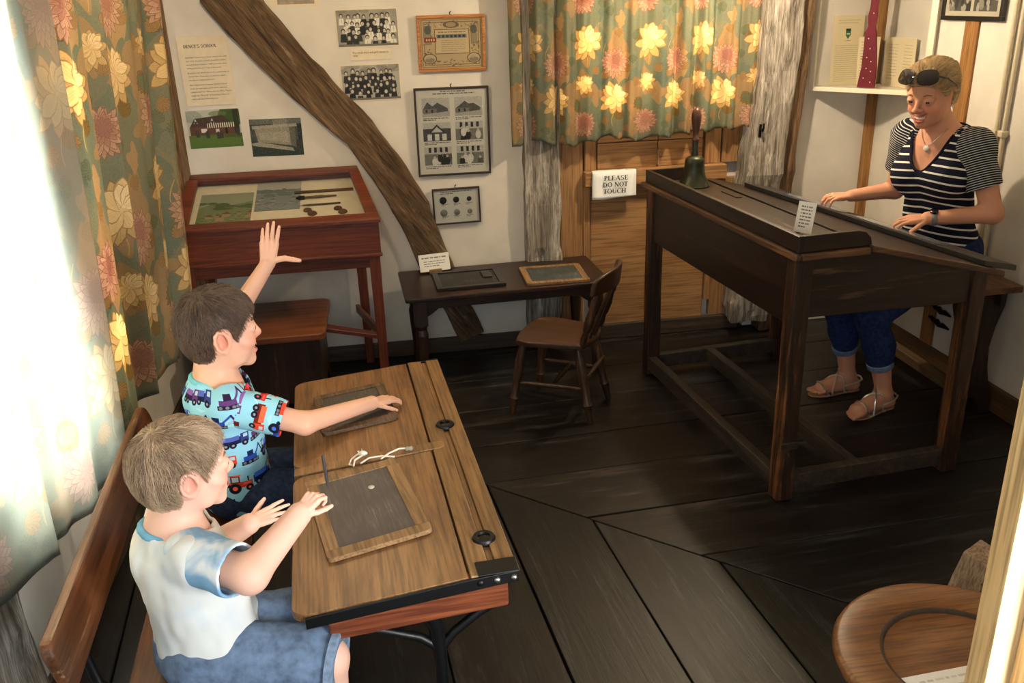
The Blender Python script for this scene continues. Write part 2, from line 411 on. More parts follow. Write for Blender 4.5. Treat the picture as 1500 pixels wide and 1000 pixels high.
# the curved brace
bp = [(-0.70, 2.02, .30), (-0.60, 1.86, .30), (-0.38, 1.59, .285), (-0.10, 1.28, .24), (0.03, 1.08, .215), (0.15, 0.85, .20), (0.245, 0.55, .19), (0.37, 0.27, .165), (0.44, 0.085, .16)]
m = MB(); vv = []
for i, (x, z, wd) in enumerate(bp):
    j0, j1 = max(0, i - 1), min(len(bp) - 1, i + 1); t = Vector((bp[j1][0] - bp[j0][0], 0, bp[j1][1] - bp[j0][1])).normalized(); nn = Vector((t.z, 0, -t.x))
    wv = wd * abs(t.z) if True else wd
    for s_ in (-1, 1):
        for yy in (4.755, 4.84): vv.append((x - nn.x * s_ * wv / 2, yy, z - nn.z * s_ * wv / 2))
fs = []
for i in range(len(bp) - 1):
    a, b = 4 * i, 4 * i + 4
    fs += [(a, a + 2, b + 2, b), (a + 2, a + 3, b + 3, b + 2), (a + 3, a + 1, b + 1, b + 3), (a + 1, a, b, b + 1)]
fs += [(0, 1, 3, 2), (4 * len(bp) - 4, 4 * len(bp) - 2, 4 * len(bp) - 1, 4 * len(bp) - 3)]
def brace_mat():
    mt = wood('curved_brace_oak', (56, 43, 32), (98, 79, 60), (132, 109, 85), 0, 1.5, 0.8, wear=0.2, wearcol=(170, 146, 116), bump=0.8, cross=12, spec=0.2)
    for nd_ in mt.node_tree.nodes:
        if nd_.type == 'MAPPING': nd_.vector_type = 'TEXTURE'; s = nd_.inputs['Scale'].default_value; nd_.inputs['Scale'].default_value = [1 / v for v in s]; nd_.inputs['Rotation'].default_value = (0, math.radians(54), 0)
    return mt
br = m.add(vv, fs).build('trim_2', brace_mat(), bevel=0.008); rough_mesh(br, 0.009, 8, 3, 5)
tag(br, 'curved brown oak brace running down across the back wall', kind='structure')
timber('trim_3', 'pale split oak post in the far right corner', [(2.065, 4.71, 0.088), (2.075, 4.70, 0.5), (2.09, 4.70, 0.9), (2.14, 4.70, 1.5), (2.16, 4.70, 2.36)], [(0.21, .16), (.20, .16), (.20, .17), (.20, .17), (.20, .17)], OLDGREY, 0.014, 10, 5)
timber('trim_4', 'dark brown post edge beside the corner display case', [(2.215, 4.75, 0.0), (2.235, 4.74, 0.8), (2.265, 4.73, 1.5), (2.30, 4.73, 2.36)], [(0.11, .13)] * 4, OLDZ, 0.008, 8, 7)
timber('trim_5', 'brown oak post in the left corner', [(-1.03, 4.77, 0.0), (-1.03, 4.77, 1.2), (-1.03, 4.77, 2.36)], [(0.09, .10)] * 3, OLDZ, 0.006, 8, 9)
timber('trim_6', 'rough grey oak post at the near end of the left wall', [(-1.13, 2.02, 0.0), (-1.14, 2.00, 0.45), (-1.15, 1.99, 0.80)], [(0.16, .30)] * 3, OLDGREY, 0.010, 8, 11)
tag(pc((2.755, 4.755, 0.125), (2.80, 4.80, 2.36), 'trim_7', STUD, 0.003), 'brown timber stud in the corner under the display case', kind='structure').parent = None
s8 = pc((2.788, 3.955, 0.125), (2.82, 4.055, 2.36), 'trim_8', STUD, 0.002); s8.parent = None
tag(s8, 'brown timber stud in the right wall behind the woman', kind='structure')
# hook on the corner post
HK = plain('black_iron', (26, 24, 23), 0.5, 0.7)
hk = thing('iron_hook', 'small black iron hook on the pale corner post', 'hook', (2.05, 4.612, 1.20))
MB().box((0, 0.006, 0), (0.016, 0.008, 0.075)).build('back_plate', HK, hk, bevel=0.002)
MB().tube([(0, 0, .01), (0, -0.03, .0), (0, -0.04, .02), (0, -0.035, .04)], .006).build('hook_arm', HK, hk, smooth=True)

# windows
WHITEP = plain('white_gloss', (222, 222, 216), 0.4, vary=0.02)
glass, gn, gl, gb = newmat('window_glass', 0.02); gb.inputs['Transmission Weight'].default_value = 0.0; gb.inputs['Alpha'].default_value = 0.12; gb.inputs['Base Color'].default_value = (.05, .06, .06, 1)
w1 = tag(MB().span((-1.26, 1.62, .66), (-1.20, 1.68, 2.05)).span((-1.26, 3.14, .66), (-1.20, 3.20, 2.05)).span((-1.26, 1.62, .66), (-1.20, 3.20, .72)).span((-1.26, 1.62, 1.99), (-1.20, 3.20, 2.05)).build('window_1', WHITEP, bevel=.004), 'white left window behind the curtains', kind='structure')
for y in (2.13, 2.68): MB().span((-1.25, y - .02, .72), (-1.21, y + .02, 1.99)).build('mullion', WHITEP, w1, bevel=.003)
for a, b in ((1.68, 2.11), (2.15, 2.66), (2.70, 3.14)): MB().span((-1.232, a, .72), (-1.228, b, 1.99)).build('pane', glass, w1)
MB().span((-1.20, 1.60, .635), (-1.06, 3.22, .66)).build('window_sill', WHITEP, w1, bevel=.004)
w2 = tag(MB().span((1.04, 4.88, 1.33), (1.09, 4.93, 2.12)).span((1.92, 4.88, 1.33), (1.97, 4.93, 2.12)).span((1.04, 4.88, 1.33), (1.97, 4.93, 1.38)).span((1.04, 4.88, 2.07), (1.97, 4.93, 2.12)).build('window_2', WHITEP, bevel=.004), 'back window behind the closed patterned curtain', kind='structure')
MB().span((1.49, 4.89, 1.38), (1.52, 4.92, 2.07)).build('mullion', WHITEP, w2, bevel=.003)
for a, b in ((1.09, 1.49), (1.52, 1.92)): MB().span((a, 4.903, 1.38), (b, 4.907, 2.07)).build('pane', glass, w2)

# doorway
d1 = tag(MB().span((0.852, 0.955, 0), (0.985, 1.0, 2.12)).build('door_1', JAMB, bevel=.004), 'pale pine door jamb at the near right edge', kind='structure')
pc((0.893, 0.925, 0), (0.985, 0.955, 2.12), 'stop', JAMB, .003, d1)
pc((-1.10, 0.955, 2.06), (0.852, 1.0, 2.12), 'head', JAMB, .003, d1)

# pipes on the right wall
PIPE = plain('cream_painted_pipe', (206, 196, 172), 0.5, vary=0.03)
pp = tag(MB().cyl((2.785, 3.71, 0.125), (2.785, 3.71, 2.36), 0.011, n=12).cyl((2.785, 3.66, 0.125), (2.785, 3.66, 2.36), 0.011, n=12).build('trim_9', PIPE, smooth=True), 'pair of cream painted pipes up the right wall', kind='structure')
for y in (3.71, 3.66): MB().box((2.782, y, 1.27), (0.034, 0.034, 0.026)).build('pipe_clip', PIPE, pp, bevel=.003)

# ------------------------------------------------------------------ curtain cloth
def flower_cloth(W=520, H=860):
    cv = Canvas(W, H, (130, 130, 108)); r = random.Random(3)
    def wrap(fn, x, y):
        for dx in (-W, 0, W):
            for dy in (-H, 0, H): fn(x + dx, y + dy)
    def blob(col, al):
        x0, y0, rr = r.uniform(0, W), r.uniform(0, H), r.uniform(35, 85); ph = [r.uniform(0, 6) for _ in range(3)]
        def f(x, y): cv.poly([(x + rr * (1 + .3 * math.sin(3 * t + ph[0]) + .2 * math.sin(5 * t + ph[1])) * math.cos(t), y + 1.3 * rr * (1 + .3 * math.sin(4 * t + ph[2])) * math.sin(t)) for t in [i * PI / 20 for i in range(40)]], col, al)
        wrap(f, x0, y0)
    for _ in range(26): blob(r.choice([(116, 124, 108), (176, 142, 104), (120, 126, 106), (184, 150, 108), (130, 132, 110), (170, 138, 100), (110, 120, 106)]), 0.8)
    def petal(x, y, a, L, wd, col, edge, vein=True, tip=0.72):
        ca, sa = math.cos(a), math.sin(a)
        def P(t, s): return (x + ca * t * L - sa * s * wd, y + sa * t * L + ca * s * wd)
        prof = [(0, .12), (.2, .32), (.45, .5), (tip, .46), (.88, .26), (1, 0)]
        o = [P(t, s) for t, s in prof] + [P(t, -s) for t, s in prof[-2::-1]]
        big = [P(t * 1.05, s * 1.16) for t, s in prof] + [P(t * 1.05, -s * 1.16) for t, s in prof[-2::-1]]
        cv.poly(big, edge); cv.poly(o, col)
        if vein:
            for s in (-.2, 0, .2): cv.line(*P(.1, s * .4), *P(.82, s), 1.3, edge, .55)
    def leaf(x, y, a, L, col=(138, 116, 72), edge=(112, 90, 56)):
        for k in range(-3, 4): petal(x, y, a + k * .28, L * (1 - .09 * abs(k)), L * .28, col, edge)
    def lily(x, y, s, rot):
        rr = random.Random(int(rot * 10))
        for k in range(9): petal(x, y, rot + k * 2 * PI / 9 + rr.uniform(-.2, .2), s * rr.uniform(.85, 1.12), s * .42, (200, 172, 122), (150, 122, 82))
        for k in range(7): petal(x + s * .10, y - s * .12, rot + k * 2 * PI / 7 + rr.uniform(-.25, .25), s * rr.uniform(.55, .95), s * .44, (222, 198, 148), (172, 140, 94))
        for k in range(4): petal(x + s * .16, y - s * .2, -1.6 + k * .5 + rr.uniform(-.1, .1), s * rr.uniform(.45, .7), s * .34, (232, 212, 168), (178, 150, 106))
    def mum(x, y, s, rot):
        rr = random.Random(int(rot * 10) + 5)
        for n, q, c in ((19, 1.0, (188, 156, 132)), (16, .80, (196, 164, 140)), (12, .58, (180, 140, 120)), (9, .38, (164, 122, 106))):
            for k in range(n): petal(x + (1 - q) * s * .25, y - (1 - q) * s * .3, rot + k * 2 * PI / n + q + rr.uniform(-.08, .08), s * q * rr.uniform(.86, 1.08), s * .26 * (q * .5 + .55), c, (148, 106, 84), q > .5)
    def stem(x, y, s):
        for i in range(14): cv.line(x + s * 26 * math.sin(i * .16), y + i * 8, x + s * 26 * math.sin((i + 1) * .16), y + i * 8 + 8, 4, (196, 170, 106))
    wrap(lambda x, y: leaf(x, y, 0.4, 95), 300, 330); wrap(lambda x, y: leaf(x, y, 2.6, 90), 120, 560); wrap(lambda x, y: leaf(x, y, -1.2, 85), 420, 690); wrap(lambda x, y: leaf(x, y, 1.3, 90), 60, 60)
    for _ in range(16): lx_, ly_, la_ = r.uniform(0, W), r.uniform(0, H), r.uniform(0, 6); wrap(lambda x, y: leaf(x, y, la_, 62, *r.choice([((118, 122, 98), (98, 100, 76)), ((160, 132, 92), (130, 104, 70))])), lx_, ly_)
    wrap(lambda x, y: stem(x, y, 1), 150, 190); wrap(lambda x, y: stem(x, y, -1), 400, 620); wrap(lambda x, y: stem(x, y, -1), 330, 150)
    wrap(lambda x, y: lily(x, y, 128, .3), 160, 150); wrap(lambda x, y: lily(x, y, 122, 1.0), 395, 540)
    wrap(lambda x, y: mum(x, y, 108, 0), 395, 285); wrap(lambda x, y: mum(x, y, 104, .2), 140, 715); wrap(lambda x, y: lily(x, y, 74, .6), 150, 430)
    cv.noise(0.018, 2, 5)
    return cv.a
FC = flower_cloth()
CLOTH = imgmat('floral_curtain_cloth', FC, 0.9, 0.1, translucent=0.45)
GLARECLOTH = imgmat('glare_whitened_floral_cloth', FC * .42 + .50 * np.array([.97, .98, .96]), 0.9, 0.1, translucent=0.62)  # window glare put into the colour: whitened copy of the floral cloth

def curtain(name, label, group, path, ztop, zbot, fold, nfold, hem, seed, grid=(220, 60), tile=(0.26, 0.43), flare=0.5, u0=0.0, mat=None, lean=0.0):
    """path: plan points (x,y) the cloth hangs along; fold: pleat depth; hem(t): hem lift"""
    r = random.Random(seed); ph = [r.uniform(0, 6) for _ in range(6)]
    P = np.array(path, float); seg = np.r_[0, np.cumsum(np.hypot(*np.diff(P, axis=0).T))]; Lt = seg[-1]
    nu, nv = grid; t = np.linspace(0, 1, nu)
    X = np.interp(t * Lt, seg, P[:, 0]); Y = np.interp(t * Lt, seg, P[:, 1])
    dx, dy = np.gradient(X), np.gradient(Y); nl_ = np.hypot(dx, dy) + 1e-9; nx, ny = dy / nl_, -dx / nl_
    tt = t + 0.25 / nfold * (np.sin(2 * PI * t * 2.3 + ph[0]) * .5 + np.sin(2 * PI * t * 4.1 + ph[1]) * .3)
    v = np.linspace(0, 1, nv)[:, None]
    ph_ = 2 * PI * nfold * tt[None] + 0.25 * np.sin(3 * v + ph[2])
    pl = np.sin(ph_) + 0.28 * np.sin(2 * ph_ + ph[3])
    amp = fold * (0.75 + flare * v) * (0.75 + 0.35 * np.sin(2 * PI * t * 1.7 + ph[4]))[None]
    off = amp * pl + 0.006 * np.sin(2 * PI * nfold * 2.7 * tt[None] + 4 * v)
    z = ztop + (zbot + np.array([hem(a) for a in t])[None] - ztop) * v + 0 * tt[None] + 0.010 * v * np.sin(ph_ + 1.1)
    gx = X[None] + nx[None] * off; gy = Y[None] + ny[None] * off
    gy = gy + lean * (1 - v) * t[None]
    vs = np.stack([gx, gy, z], -1).reshape(-1, 3)
    arc = np.r_[0, np.cumsum(np.hypot(np.diff(gx[nv // 2]), np.diff(gy[nv // 2])))]
    fs = [(j * nu + i, j * nu + i + 1, (j + 1) * nu + i + 1, (j + 1) * nu + i) for j in range(nv - 1) for i in range(nu - 1)]
    me = bpy.data.meshes.new(name); me.from_pydata([tuple(p) for p in vs], [], fs)
    uvl = me.uv_layers.new(name='UVMap'); li = np.zeros(len(me.loops), int); me.loops.foreach_get('vertex_index', li)
    U = (arc[li % nu] / tile[0] + u0); V = (vs[li, 2] - zbot) / tile[1]
    uvl.data.foreach_set('uv', np.stack([U, V], -1).astype(np.float32).ravel())
    me.polygons.foreach_set('use_smooth', [True] * len(me.polygons)); me.materials.append(mat or CLOTH)
    o = bpy.data.objects.new(name, me); C.objects.link(o)
    so = o.modifiers.new('thick', 'SOLIDIFY'); so.thickness = 0.0015
    return tag(o, label, 'curtain', group)
curtain('curtain', 'gathered floral curtain drawn across the small back window', None, [(0.70, 4.725), (0.95, 4.70), (1.5, 4.70), (2.05, 4.70)], 2.20, 1.165, 0.026, 10.5, lambda t: 0.035 * t + 0.008 * math.sin(9 * t) + (0.02 * math.sin(20 * t)) * (t < .5), 4, tile=(0.42, 0.62))
curtain('curtain', 'floral curtain panel hanging in front of the left window, coloured pale for the daylight glare', 'curtains at the left window',
        [(-1.05, 1.45), (-1.03, 1.95), (-1.00, 2.25), (-0.94, 2.62), (-0.93, 2.78)], 2.25, 0.50, 0.034, 4.2, lambda t: 0.05 * (1 - t), 11, tile=(0.58, 0.86), flare=0.3, u0=.2, mat=GLARECLOTH, lean=.22)
curtain('curtain', 'floral curtain panel beyond the window, between the pale panel and the display case', 'curtains at the left window',
        [(-0.985, 2.72), (-0.985, 3.05), (-0.975, 3.4), (-0.955, 3.75), (-0.925, 3.98)], 2.25, 0.50, 0.030, 4.3, lambda t: 0.0, 23, tile=(0.58, 0.86), flare=0.3, lean=.5)
# ------------------------------------------------------------------ furniture materials
OAKTOP = wood('school_desk_oak', (92, 62, 36), (130, 92, 54), (160, 120, 76), 1, 1.0, 0.42, wear=0.10, wearcol=(96, 70, 44), bump=0.12, cross=9)
OAKBOARD = wood('desk_back_board_oak', (98, 70, 40), (134, 98, 58), (158, 122, 78), 1, 1.0, 0.45, wear=0.12, wearcol=(92, 68, 44), bump=0.12, cross=10)
REDWOOD = wood('reddish_stained_wood', (74, 34, 20), (112, 56, 32), (142, 80, 48), 1, 0.9, 0.4, wear=0.06, wearcol=(168, 120, 84), bump=0.12)
REDWOODX = wood('reddish_stained_wood_across', (74, 34, 20), (112, 56, 32), (142, 80, 48), 0, 0.9, 0.4, wear=0.06, wearcol=(168, 120, 84), bump=0.12)
MAHOG = wood('mahogany_stain', (70, 30, 18), (104, 48, 28), (128, 66, 40), 0, 0.9, 0.35, bump=0.08)
MAHOGZ = wood('mahogany_stain_upright', (70, 30, 18), (104, 48, 28), (128, 66, 40), 2, 0.9, 0.35, bump=0.08)
BENCHW = wood('bench_back_wood', (70, 40, 22), (104, 62, 36), (136, 88, 54), 1, 0.9, 0.32, wear=0.05, wearcol=(190, 150, 110), bump=0.08)
DARKX = wood('dark_table_oak', (26, 16, 12), (44, 28, 20), (62, 40, 28), 0, 0.9, 0.38, wear=0.04, wearcol=(110, 70, 44), bump=0.15)
DARKZ = wood('dark_turned_oak', (28, 18, 13), (46, 30, 21), (64, 42, 29), 2, 0.9, 0.4, wear=0.05, wearcol=(110, 70, 44), bump=0.12)
TDX = wood('teacher_desk_across', (20, 12, 9), (34, 21, 16), (50, 33, 25), 0, 0.8, 0.42, wear=0.10, wearcol=(116, 82, 56), bump=0.3, dust=0.03)
TDY = wood('teacher_desk_along', (20, 12, 9), (34, 21, 16), (50, 33, 25), 1, 0.8, 0.42, wear=0.10, wearcol=(116, 82, 56), bump=0.3, dust=0.03)
TDZ = wood('teacher_desk_leg', (24, 14, 10), (44, 27, 19), (70, 44, 28), 2, 1.2, 0.5, wear=0.50, wearcol=(146, 94, 52), bump=0.5)
TDTRIM = wood('teacher_desk_worn_moulding', (50, 32, 22), (84, 56, 38), (118, 82, 54), 1, 1.0, 0.5, wear=0.3, wearcol=(146, 104, 66), bump=0.3)
TDTRIMX = wood('teacher_desk_worn_moulding_across', (50, 32, 22), (84, 56, 38), (118, 82, 54), 0, 1.0, 0.5, wear=0.3, wearcol=(146, 104, 66), bump=0.3)
TDRAIL = wood('teacher_desk_dusty_rail', (34, 27, 22), (56, 46, 38), (80, 67, 56), 1, 1.0, 0.65, bump=0.3, dust=0.3)
CHAIRW = wood('chair_elm', (44, 28, 18), (66, 44, 29), (92, 64, 42), 2, 0.9, 0.38, wear=0.06, wearcol=(150, 110, 76), bump=0.1)
CHAIRX = wood('chair_seat_elm', (46, 29, 19), (70, 46, 30), (96, 66, 44), 0, 0.9, 0.35, wear=0.06, wearcol=(150, 110, 76), bump=0.1)
SLATEF = wood('slate_frame_wood', (106, 76, 46), (140, 106, 68), (164, 130, 90), 1, 1.0, 0.6, wear=0.08, wearcol=(90, 66, 42), bump=0.1)
SLATEFD = wood('dark_slate_frame_wood', (74, 54, 36), (100, 76, 52), (124, 98, 70), 1, 1.0, 0.6, bump=0.1)
IRON = plain('black_cast_iron', (20, 20, 21), 0.42, 0.5, bump=0.05)
STEEL = plain('dull_steel', (150, 146, 140), 0.35, 1.0)
BRASSY = plain('bell_bronze', (62, 64, 52), 0.42, 0.85, vary=0.2, scale=12)
WHITE = plain('white_paper', (238, 240, 240), 0.8, vary=0.01)
CREAM = plain('cream_card', (222, 210, 186), 0.85, vary=0.02)
INK = plain('black_ink', (26, 24, 24), 0.7, vary=0.0)

def slate_mat(name, seed, col=(70, 66, 66)):
    m, n, l, b = newmat(name, 0.62)
    t = n.new('ShaderNodeTexCoord'); mp = n.new('ShaderNodeMapping'); mp.inputs['Rotation'].default_value = (0, 0, 0.6 + seed); mp.inputs['Scale'].default_value = (90, 7, 20); mp.inputs['Location'].default_value = (seed, seed, 0)
    a = n.new('ShaderNodeTexNoise'); a.inputs['Scale'].default_value = 1.5; a.inputs['Detail'].default_value = 6; a.inputs['Distortion'].default_value = 0.6
    c = n.new('ShaderNodeTexNoise'); c.inputs['Scale'].default_value = 9 + seed; c.inputs['Detail'].default_value = 4
    l.new(t.outputs['Object'], mp.inputs['Vector']); l.new(mp.outputs[0], a.inputs['Vector']); l.new(t.outputs['Object'], c.inputs['Vector'])
    mu = n.new('ShaderNodeMath'); mu.operation = 'MULTIPLY'; l.new(a.outputs['Fac'], mu.inputs[0]); l.new(c.outputs['Fac'], mu.inputs[1])
    r = ramp(n, [(0.2, col), (0.36, tuple(v + 16 for v in col)), (0.47, tuple(v + 70 for v in col))]); l.new(mu.outputs[0], r.inputs['Fac']); l.new(r.outputs['Color'], b.inputs['Base Color'])
    return m

# ------------------------------------------------------------------ the children's double desk
dk = thing('school_desk', 'honey oak double school desk with inkwells and a black iron strap, two boys behind it', 'desk', (-0.073, 2.40, 0), math.radians(3.9))
def lid(y0, y1, nm):
    m = MB(); x0, x1 = -0.265, 0.147; zl = lambda x: 0.648 - (0.150 - x) * 0.075
    poly = rounded(x0, x1, y0, y1, (0.04, 0.002, 0.002, 0.04), 6); n = len(poly)
    vs = [(x, y, zl(x)) for x, y in poly] + [(x, y, zl(x) - 0.022) for x, y in poly]
    m.add(vs, [tuple(range(n)), tuple(range(n, 2 * n))[::-1]] + [(i, i + n, (i + 1) % n + n, (i + 1) % n) for i in range(n)])
    return m.build(nm, OAKTOP, dk, bevel=0.004)
lid(-0.678, -0.030, 'lid'); lid(0.022, 0.678, 'lid')
MB().span((0.153, -0.68, 0.626), (0.203, 0.68, 0.650)).span((0.221, -0.68, 0.626), (0.268, 0.68, 0.650)).span((0.203, -0.68, 0.626), (0.221, 0.68, 0.642)).build('back_board', OAKBOARD, dk, bevel=0.003)
m = MB(); poly = rounded(-0.262, 0.192, -0.027, 0.019, (0.004, 0.02, 0.02, 0.004), 5); n = len(poly); zz = lambda x: 0.6535 - max(0, 0.150 - x) * 0.075
m.add([(x, y, zz(x)) for x, y in poly] + [(x, y, zz(x) - .03) for x, y in poly], [tuple(range(n)), tuple(range(n, 2 * n))[::-1]] + [(i, i + n, (i + 1) % n + n, (i + 1) % n) for i in range(n)])
m.build('cross_rail', OAKBOARD, dk, bevel=0.003)
for y in (0.126, -0.53):
    iw = MB().turned((0.213, y, 0.64), (0.213, y, 0.656), [(0, .030), (.6, .031), (1, .027), (1, .017), (.2, .014)], 24).build('inkwell', IRON, dk, smooth=True)
    MB().turned((0.213, y, 0.643), (0.213, y, 0.6515), [(0, .013), (1, .013)], 16).build('ink_cup', plain('glass_ink', (16, 16, 18), 0.15), iw, smooth=True)
st = MB().prism([(-0.235, .583), (0.268, .622), (0.268, .652), (0.15, .646), (-0.235, .613)], -0.687, -0.680, 1).span((0.17, -0.687, .650), (0.271, -0.63, .654)).build('iron_strap', IRON, dk, bevel=0.002)
for x in (0.175, 0.215, 0.256): MB().turned((x, -0.687, 0.634), (x, -0.693, 0.634), [(0, .009), (.6, .008), (1, .003)], 12).build('bolt', STEEL if x > .2 else IRON, st, smooth=True)
MB().prism([(-0.235, .583), (0.268, .622), (0.268, .652), (-0.235, .613)], 0.680, 0.687, 1).build('iron_strap', IRON, dk, bevel=0.002)
MB().prism([(-0.19, .468), (0.258, .486), (0.258, .585), (0.258, .625), (-0.19, .592)], -0.600, 0.600, 1).build('desk_box', REDWOODX, dk, bevel=0.006)
for y in (-0.555, 0.555):
    m = MB(); m.tube([(0.06, y, .475), (0.075, y, .42), (0.08, y, .30), (0.08, y, .12), (0.07, y, .05)], [.03, .021, .017, .019, .03], 10)
    m.tube([(-0.16, y, .47), (-.06, y, .44), (.03, y, .40), (.075, y, .36)], [.014, .012, .012, .014], 8).tube([(0.25, y, .48), (.19, y, .45), (.12, y, .40), (.085, y, .36)], [.014, .012, .012, .014], 8)
    m.tube([(-0.24, y, .015), (-.10, y, .03), (.07, y, .055), (.20, y, .03), (.27, y, .012)], [.012, .016, .02, .016, .012], 8)
    m.build('iron_leg', IRON, dk, smooth=True)

# the bench behind it
bn = thing('school_bench', 'long reddish-brown bench with a single back plank and iron frame, under the left curtain', 'bench', (-0.073, 2.40, 0), math.radians(3.9))
m = MB(); pl = rounded(-0.70, 0.565, 0.0, 0.135, (0.02, 0.02, 0.045, 0.035), 6)
# plank leaning back: profile in (y,h), thickness across x
n = len(pl); vs = [(-0.735 - h * 0.22 + 0.02 * 0, y, 0.525 + h) for y, h in pl] + [(-0.762 - h * 0.22, y, 0.525 + h) for y, h in pl]
m.add(vs, [tuple(range(n)), tuple(range(n, 2 * n))[::-1]] + [(i, i + n, (i + 1) % n + n, (i + 1) % n) for i in range(n)]).build('back_plank', BENCHW, bn, bevel=0.006)
MB().prism(rounded(-0.69, -0.42, -0.72, 0.70, 0.02, 4), 0.345, 0.372).build('seat', BENCHW, bn, bevel=0.005)
for y in (-0.52, 0.40):
    m = MB().tube([(-.778, y, .60), (-.765, y, .50), (-.75, y, .40), (-.70, y, .335)], [.011, .013, .014, .016], 8).tube([(-.66, y, .345), (-.60, y, .20), (-.57, y, .02)], [.016, .014, .02], 8).tube([(-.44, y, .345), (-.52, y, .20), (-.57, y, .10)], [.014, .012, .014], 8)
    m.tube([(-.72, y, .012), (-.57, y, .03), (-.42, y, .012)], [.012, .018, .012], 8).build('iron_frame', IRON, bn, smooth=True)

# slates on the desk
def slate(name, label, pts, z, fmat, seed, fw=0.035, tilt=None, th=0.012, col=(70, 66, 66)):
    """pts: plan corners far-left, far-right, near-right, near-left"""
    P = [Vector((a, b)) for a, b in pts]; c = sum(P, Vector((0, 0))) / 4; ux = (P[1] - P[0] + P[2] - P[3]) / 2; uy = (P[0] - P[3] + P[1] - P[2]) / 2
    W, H = ux.length, uy.length; rz = math.atan2(-uy.x, uy.y)
    t = thing(name, label, 'slate', (c.x, c.y, z), rot=(0, tilt if tilt is not None else 0, rz))
    MB().span((-W / 2 + fw - .003, -H / 2 + fw - .003, 0.002), (W / 2 - fw + .003, H / 2 - fw + .003, th - 0.0035)).build('slate_panel', slate_mat(name + '_stone', seed, col), t)
    for sy in (-1, 1):
        pl = rounded(-W / 2, W / 2, -fw / 2, fw / 2, (.016, .016, 0.001, .001) if sy < 0 else (.001, .001, .016, .016), 4)
        MB().prism([(x, y + sy * (H / 2 - fw / 2)) for x, y in pl], 0, th).build('frame_rail', fmat, t, bevel=0.0025)
    for sx in (-1, 1): MB().span((sx * (W / 2 - fw), -H / 2 + fw, 0), (sx * W / 2, H / 2 - fw, th)).build('frame_rail', fmat, t, bevel=0.0025)
    return t
TILT = -math.atan(0.075)
slate('writing_slate', 'large wood-framed writing slate on the near half of the desk', [(-0.303, 2.311), (-0.025, 2.322), (0.050, 1.945), (-0.212, 1.882)], 0.6355, SLATEF, 0.3, 0.036, TILT, 0.013, (74, 66, 64))
slate('writing_slate', "smaller dark-framed writing slate under the far boy's hand", [(-0.305, 2.892), (-0.062, 2.915), (-0.012, 2.637), (-0.261, 2.575)], 0.634, SLATEFD, 1.7, 0.030, TILT, 0.012, (66, 60, 54))
pebble = MB().turned((0, 0, 0), (0, 0, .003), [(0, .009), (.6, .009), (1, .006)], 14).build('chalk_disc', plain('chalk_grey', (176, 174, 164), .8), None, smooth=True)
pebble.location = (-0.105, 2.20, 0.6475); tag(pebble, 'small pale chalk disc lying on the large slate', 'chalk')
cordm = plain('white_cord', (222, 214, 200), 0.9)
cd = thing('knotted_cord', 'knotted white cord lying across the middle rail of the desk', 'cord', (-0.08, 2.38, 0.652))
MB().tube([(-0.06, .008, .006), (-.082, -.02, .004), (-.088, -.05, .004), (-.075, -.062, .004), (-.072, -.03, .006), (-.05, -.01, .008), (-.062, .012, .012), (-.052, .020, .014), (-.045, .006, .01), (-.06, .000, .008)], .0028, 6).build('cord_loop', cordm, cd, smooth=True)
MB().tube([(-.055, -.05, .004), (-.03, -.025, .006), (.01, -.018, .004), (.045, -.03, .004)], .0026, 6).tube([(.005, -.035, .004), (.03, -.008, .006), (.06, .012, .007), (.085, .012, .006), (.10, .008, .006)], .0026, 6).build('cord_tail', cordm, cd, smooth=True)
MB().turned((.078, .010, .006), (.102, .008, .006), [(0, .003), (.2, .007), (.5, .006), (.8, .008), (1, .003)], 8).build('knot', plain('grey_knot', (150, 146, 130), .9), cd, smooth=True)
MB().turned((-.062, .006, .006), (-.035, .004, .007), [(0, .004), (.3, .009), (.7, .009), (1, .003)], 8).build('knot', cordm, cd, smooth=True)

# ------------------------------------------------------------------ display case on the back wall
dc = thing('display_case', 'mahogany table display case with sloping glass lid against the back wall', 'display case', (-0.52, 4.52, 0))
xl, xr, yf, yb = -0.985, -0.036, 4.25, 4.785
def W(x, y, z): return (x - max(0, y - 4.25) * .19 * max(0, x - xl) / (xr - xl) + 0.52, y - 4.52, z)
top = lambda y: 0.925 + (y - 4.25) * 0.311
def wedge(y0, y1, x0, x1, z0, up=0.0):
    m = MB(); return m.add([W(x0, y0, z0), W(x1, y0, z0), W(x1, y1, z0), W(x0, y1, z0), W(x0, y0, top(y0) + up), W(x1, y0, top(y0) + up), W(x1, y1, top(y1) + up), W(x0, y1, top(y1) + up)], [(3, 2, 1, 0), (4, 5, 6, 7), (0, 1, 5, 4), (1, 2, 6, 5), (2, 3, 7, 6), (3, 0, 4, 7)])
wedge(yf, yf + .02, xl, xr, .76).build('case_front', MAHOG, dc, bevel=.003)
wedge(yb - .02, yb, xl, xr, .76).build('case_back', MAHOG, dc, bevel=.003)
wedge(yf + .02, yb - .02, xr - .022, xr, .76).build('case_side', MAHOG, dc, bevel=.003); wedge(yf + .02, yb - .02, xl, xl + .02, .76).build('case_side', MAHOG, dc, bevel=.003)
MB().span(W(xl - .005, yf - .012, .752), W(xr + .008, yf + .012, .768)).build('moulding', MAHOG, dc, bevel=.004)
